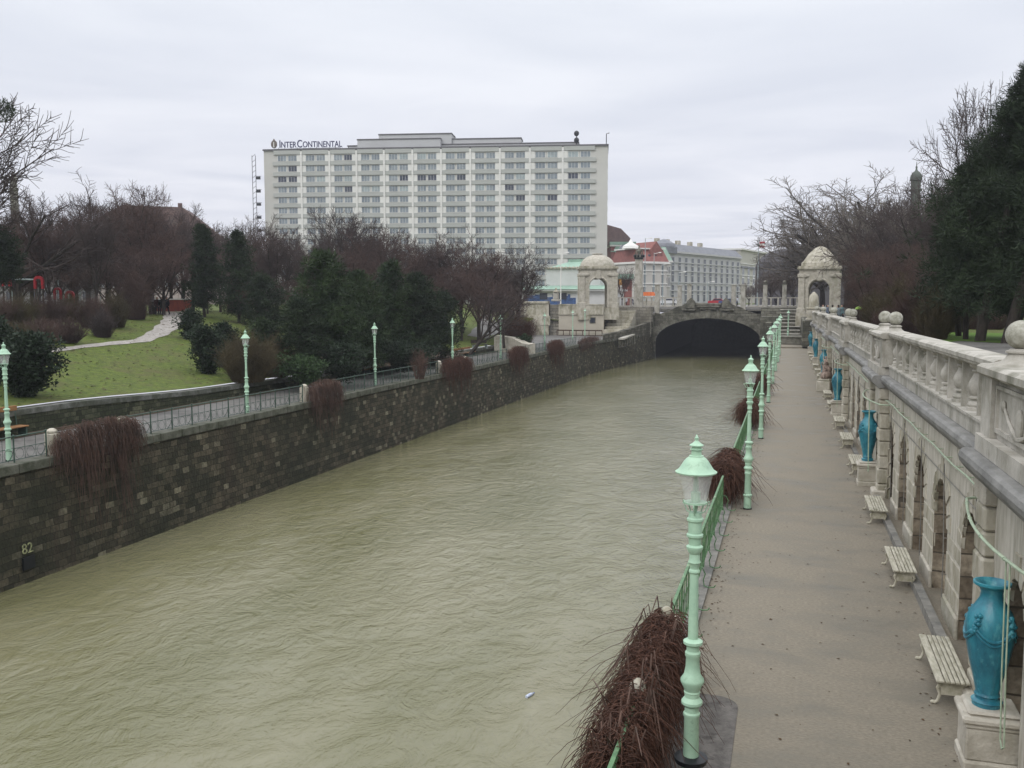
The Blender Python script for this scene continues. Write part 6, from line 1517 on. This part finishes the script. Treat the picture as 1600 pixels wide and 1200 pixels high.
a = at(750, 526, D=100); e = empty('park_bench', (a.x, a.y, zg(a)), .9, 'dark park bench beside the leaning tree on the grass', 'bench')
m = MB(); m.box(-1, 1, -.2, .25, .42, .47); m.build('seat', M_bark, e); m = MB(); m.box(-1, 1, .25, .29, .55, .95); m.build('backrest', M_bark, e)
for s in (-.8, .8): m = MB(); m.box(s - .03, s + .03, -.2, .25, 0, .42); m.build('leg', M_steel, e)
# floating bottle
a = at(828, 1086, z=-4.22); e = empty('bottle', a, 1.2, 'small plastic bottle floating on the muddy river', 'bottle'); m = MB(); m.lathe([(0, 0), (.04, .005), (.045, .02), (.045, .2), (.03, .25), (.015, .28), (.015, .3), (0, .3)], 12)
m.v = [(z - .15, y, x) for x, y, z in m.v]; m.build('body', mat('pale_plastic', (.55, .6, .7), .3, (.4, .45, .6), 9), e); m = MB(); m.lathe([(.018, .3), (.018, .325), (0, .325)], 10); m.v = [(z - .15, y, x) for x, y, z in m.v]; m.build('cap', mat('blue_cap', (.05, .1, .4), .4), e)

# remeshed figures
def fuse(parts, name, mt, parent, vox=.035, smooth=4):
    """parts: list of (p0, r0, p1, r1) capsules, fused into one continuous surface"""
    m = MB()
    for p0, r0, p1, r1 in parts:
        p0, p1 = Vector(p0), Vector(p1); d = p1 - p0; n = 5
        if d.length < 1e-5: m.ell(p0, (r0, r0, r0), 12, 8); continue
        dn = d.normalized(); pts = [p0 - dn * r0 * .98, p0 - dn * r0 * .7] + [p0.lerp(p1, k / n) for k in range(n + 1)] + [p1 + dn * r1 * .7, p1 + dn * r1 * .98]
        rr = [r0 * .2, r0 * .7] + [lerp(r0, r1, k / n) for k in range(n + 1)] + [r1 * .7, r1 * .2]
        m.tube(pts, rr, 12)
    o = m.build('tmp', mt); md = o.modifiers.new('r', 'REMESH'); md.mode = 'VOXEL'; md.voxel_size = vox; md.use_smooth_shade = True
    s = o.modifiers.new('s', 'SMOOTH'); s.iterations = smooth; s.factor = .5
    dg = bpy.context.evaluated_depsgraph_get(); me = bpy.data.meshes.new_from_object(o.evaluated_get(dg)); me.materials.clear(); me.materials.append(mt); me.name = name
    bpy.data.objects.remove(o); n_ = bpy.data.objects.new(name, me); col.objects.link(n_); n_.parent = parent; return n_
M_skin = mat('skin', (.42, .25, .18), .6); M_hair = mat('dark_hair', (.02, .015, .012), .7)
def person(loc, rz, label, top, bot, stride=.22, h=1.74, arm=.1, hood=None):
    e = empty('person', loc, rz, label, 'person'); e.scale = (h / 1.74,) * 3; s = stride
    hipL, hipR = (-.1, 0, .92), (.1, 0, .92); kL, kR = (-.1, -.6 * s, .50), (.1, .35 * s, .50); aL, aR = (-.1, -s, .09), (.1, s * 1.1, .10)
    legs = [(hipL, .095, kL, .062), (kL, .062, aL, .042), (hipR, .095, kR, .062), (kR, .062, aR, .042)]
    feet = [(aL, .045, (-.1, aL[1] - .15, .04), .035), (aR, .045, (.1, aR[1] - .15, .045), .035)]
    tor = [((0, 0, .92), .15, (0, 0, 1.15), .135), ((0, 0, 1.15), .135, (0, -.01, 1.36), .155), ((-.13, 0, 1.40), .07, (.13, 0, 1.40), .07)]
    arms = []
    for q in (-1, 1):
        el = (q * .25, q * arm * .6, 1.13); wr = (q * .24, -.12 + q * arm, .90); arms += [((q * .19, 0, 1.40), .06, el, .048), (el, .046, wr, .035)]
    hand = [((q * .24, -.12 + q * arm, .89), .03, (q * .235, -.15 + q * arm, .80), .026) for q in (-1, 1)]
    head = [((0, -.02, 1.58), .088, (0, -.03, 1.65), .092), ((0, -.075, 1.555), .05, (0, -.07, 1.56), .05), ((0, 0, 1.42), .055, (0, -.01, 1.54), .052), ((0, -.12, 1.60), .014, (0, -.125, 1.585), .018), ((-.092, 0, 1.60), .018, (-.092, 0, 1.62), .018), ((.092, 0, 1.60), .018, (.092, 0, 1.62), .018)]
    fuse(legs + feet + tor + arms + hand + head, 'body', M_skin, e, .022, 2)
    g = lambda ps, k: [(a, r + k, b_, r2 + k) for a, r, b_, r2 in ps]
    fuse(g(tor, .025) + g(arms, .02) + [((0, 0, .86), .165, (0, 0, 1.0), .16)], 'jacket', top, e, .022, 2)
    fuse(g(legs, .015), 'trousers', bot, e, .022, 2); fuse(g(feet, .012), 'shoes', M_black, e, .02, 1)
    fuse([((0, .02, 1.64), .098, (0, .01, 1.67), .094), ((0, .05, 1.56), .07, (0, .04, 1.6), .08)], 'hood' if hood else 'hair', hood or M_hair, e, .02, 1)
    return e
def cloth(n, c): return mat(n, c, .85, tuple(x * .7 for x in c), 6)
for px, l, c, st, rz_ in ((246, 'walker in dark red brown jacket at the left of the three on the park path', (.05, .015, .015), .25, .3), (253, 'walker in black coat in the middle of the three on the park path', (.012, .014, .012), .15, .1), (261, 'walker in dark navy coat at the right of the three on the park path', (.01, .014, .022), .28, -.2)):
    a = at(px, 493, D=94); person((a.x, a.y, zg(a)), YAW + rz_, l, cloth('cloth%d' % px, c), cloth('dark_trousers', (.012, .012, .015)), st, 1.78)
for i, (px, D, c, l) in enumerate(((1286, 100, (.03, .03, .03), 'person in black coat whose head shows left of the distant stone balls'), (1292.5, 92, (.12, .15, .2), 'person in grey blue jacket behind the distant balustrade'), (1301, 84, (.02, .02, .025), 'dark haired person in dark coat right of the grey blue jacket'), (1310, 78, (.2, .24, .26), 'person in pale grey jacket beside the nearer stone balls'), (1316, 88, (.10, .16, .17), 'person in teal grey coat just left of the double stone balls'))):
    a = at(px, 480, D=D); person((a.x, a.y, zg(a) + .02), i * 1.3, l, cloth('coat_%d' % i, c), cloth('dark_trousers', (.012, .012, .015)), .12 + .03 * i, 1.72)
for i, (px, D, c, l) in enumerate(((978, 180, (.5, .5, .52), 'person in white top beside the dark street tree'), (1052, 178, (.05, .05, .08), 'person in dark blue coat crossing left of the portal crest'), (1152, 182, (.5, .52, .55), 'person in pale jacket right of the portal crest'), (1212, 180, (.03, .03, .035), 'person in black clothes between the ball topped pillars'))):
    a = at(px, 480, D=D); person((a.x, a.y, PZ + .04), i * 2.1, l, cloth('street_coat_%d' % i, c), cloth('dark_trousers', (.012, .012, .015)), .2, 1.75)
# yellow green umbrella
a = at(1342, 482, D=72); e = empty('umbrella', (a.x, a.y, a.z), 0, 'small yellow green umbrella above the balustrade right of the stone ball pair', 'umbrella')
m = MB(); m.lathe([(.30, -.06), (.26, .04), (.17, .12), (.07, .16), (0, .17)], 8, sq=True); m.build('canopy', mat('yellow_green_cloth', (.38, .55, .10), .7, (.2, .4, .06), 12), e); m = MB(); m.tube([(0, 0, .16), (0, 0, -.7)], .012, 5); m.build('shaft', M_black, e)
# putti sculpture
yS = 63.5; x = 2.45 - WRZ * (yS - WY); e = empty('sculpture_group', (x, yS, 0), -.3, 'pinkish stone group of tumbling putti on a plinth in front of the arcades', 'sculpture')
M_pink = mat('pinkish_stone', (.33, .25, .205), .85, (.17, .13, .105), 6, .01, 30)
m = MB(); m.bev(-.4, .45, -.7, .7, 0, .7, .04); m.bev(-.32, .4, -.6, .6, .7, .85, .04); m.build('plinth', M_stone, e)
def putto(o, ln_, R_, k=.8, up=1):
    q = lambda x, y, z: (o[0] + (x) * k, o[1] + (y + ln_ * z) * k, o[2] + z * k * up)
    return [(q(0, 0, .35), .14 * k, q(0, 0, .75), .15 * k), (q(0, 0, .8), .06 * k, q(0, .02, .92), .06 * k), (q(0, .03, 1.0), .12 * k, q(0, .03, 1.06), .12 * k),
            (q(-.08, 0, .35), .10 * k, q(-.25, R_ * .3, .12), .08 * k), (q(-.25, R_ * .3, .12), .075 * k, q(-.2, R_ * .1, -.15), .05 * k), (q(.08, 0, .35), .10 * k, q(.15, -R_ * .35, .2), .08 * k), (q(.15, -R_ * .35, .2), .075 * k, q(.15, -R_ * .5, -.1), .05 * k),
            (q(-.13, 0, .78), .06 * k, q(-.3, R_ * .25, .95), .05 * k), (q(-.3, R_ * .25, .95), .05 * k, q(-.32, R_ * .5, 1.15), .04 * k), (q(.13, 0, .78), .06 * k, q(.25, -R_ * .3, .6), .05 * k), (q(.25, -R_ * .3, .6), .05 * k, q(.2, -R_ * .55, .75), .04 * k)]
fuse(putto((-.05, -.35, 1.0), .25, 1), 'putto', M_pink, e, .03, 2); fuse(putto((.05, .35, .95), -.3, -1), 'putto', M_pink, e, .03, 2); fuse(putto((-.05, .02, 1.45), .1, 1, .72), 'putto', M_pink, e, .03, 2)
m = MB(); m.ell((.05, 0, 1.05), (.35, .6, .35), 14, 10); m.ell((.1, .1, 1.4), (.25, .35, .3), 12, 8); m.build('rock', M_pink, e)
for o in list(bpy.data.objects):
    if 'h' in o.keys(): del o['h']

# the damp winter air
m = MB(); m.box(-700, 600, -150, 700, -7.5, 75); o = m.build('haze', bpy.data.materials.new('damp_air')); o['kind'] = 'stuff'
hm = o.data.materials[0]; hm.use_nodes = True; t = hm.node_tree; t.nodes.clear(); oo = N(t, 'ShaderNodeOutputMaterial'); pv = N(t, 'ShaderNodeVolumePrincipled'); pv.inputs['Density'].default_value = .00027; pv.inputs['Color'].default_value = (.9, .92, 1, 1); t.links.new(pv.outputs[0], oo.inputs['Volume'])

# fallen leaves
def leaves(name, n, fn, m_, sz, label):
    R = random.Random(n); m = MB()
    for i in range(n):
        x, y, z = fn(R); a = R.uniform(0, 6.28); k = sz * R.uniform(.5, 1.4); c, s_ = cos(a) * k, sin(a) * k; t_ = R.uniform(0, .5) * k
        m.quad((x - c, y - s_, z), (x + s_ * .6, y - c * .6, z + t_), (x + c, y + s_, z + .2 * t_), (x - s_ * .6, y + c * .6, z + .004))
    o = m.build(name, m_); o['kind'] = 'stuff'; o['label'] = label
M_leaf = mat('dead_leaves', (.10, .06, .03), .9, (.04, .027, .016), 8)
leaves('fallen_leaves', 1500, lambda R: (lambda x: (x, R.uniform(8, 75), .008))(R.choice((R.uniform(-1.5, -.9), R.uniform(-1.5, -1.1), R.uniform(1.9, 2.7), R.uniform(-1.4, 2.6)))), M_leaf, .028, 'dead leaves scattered on the gravel walk')
def _lawn(R):
    x, y = R.uniform(-75, -33.2), R.uniform(30, 110); return x, y, hgt(x, y) + .03
leaves('lawn_leaves', 9000, _lawn, M_leaf, .085, 'dead leaves scattered over the sloping lawn')
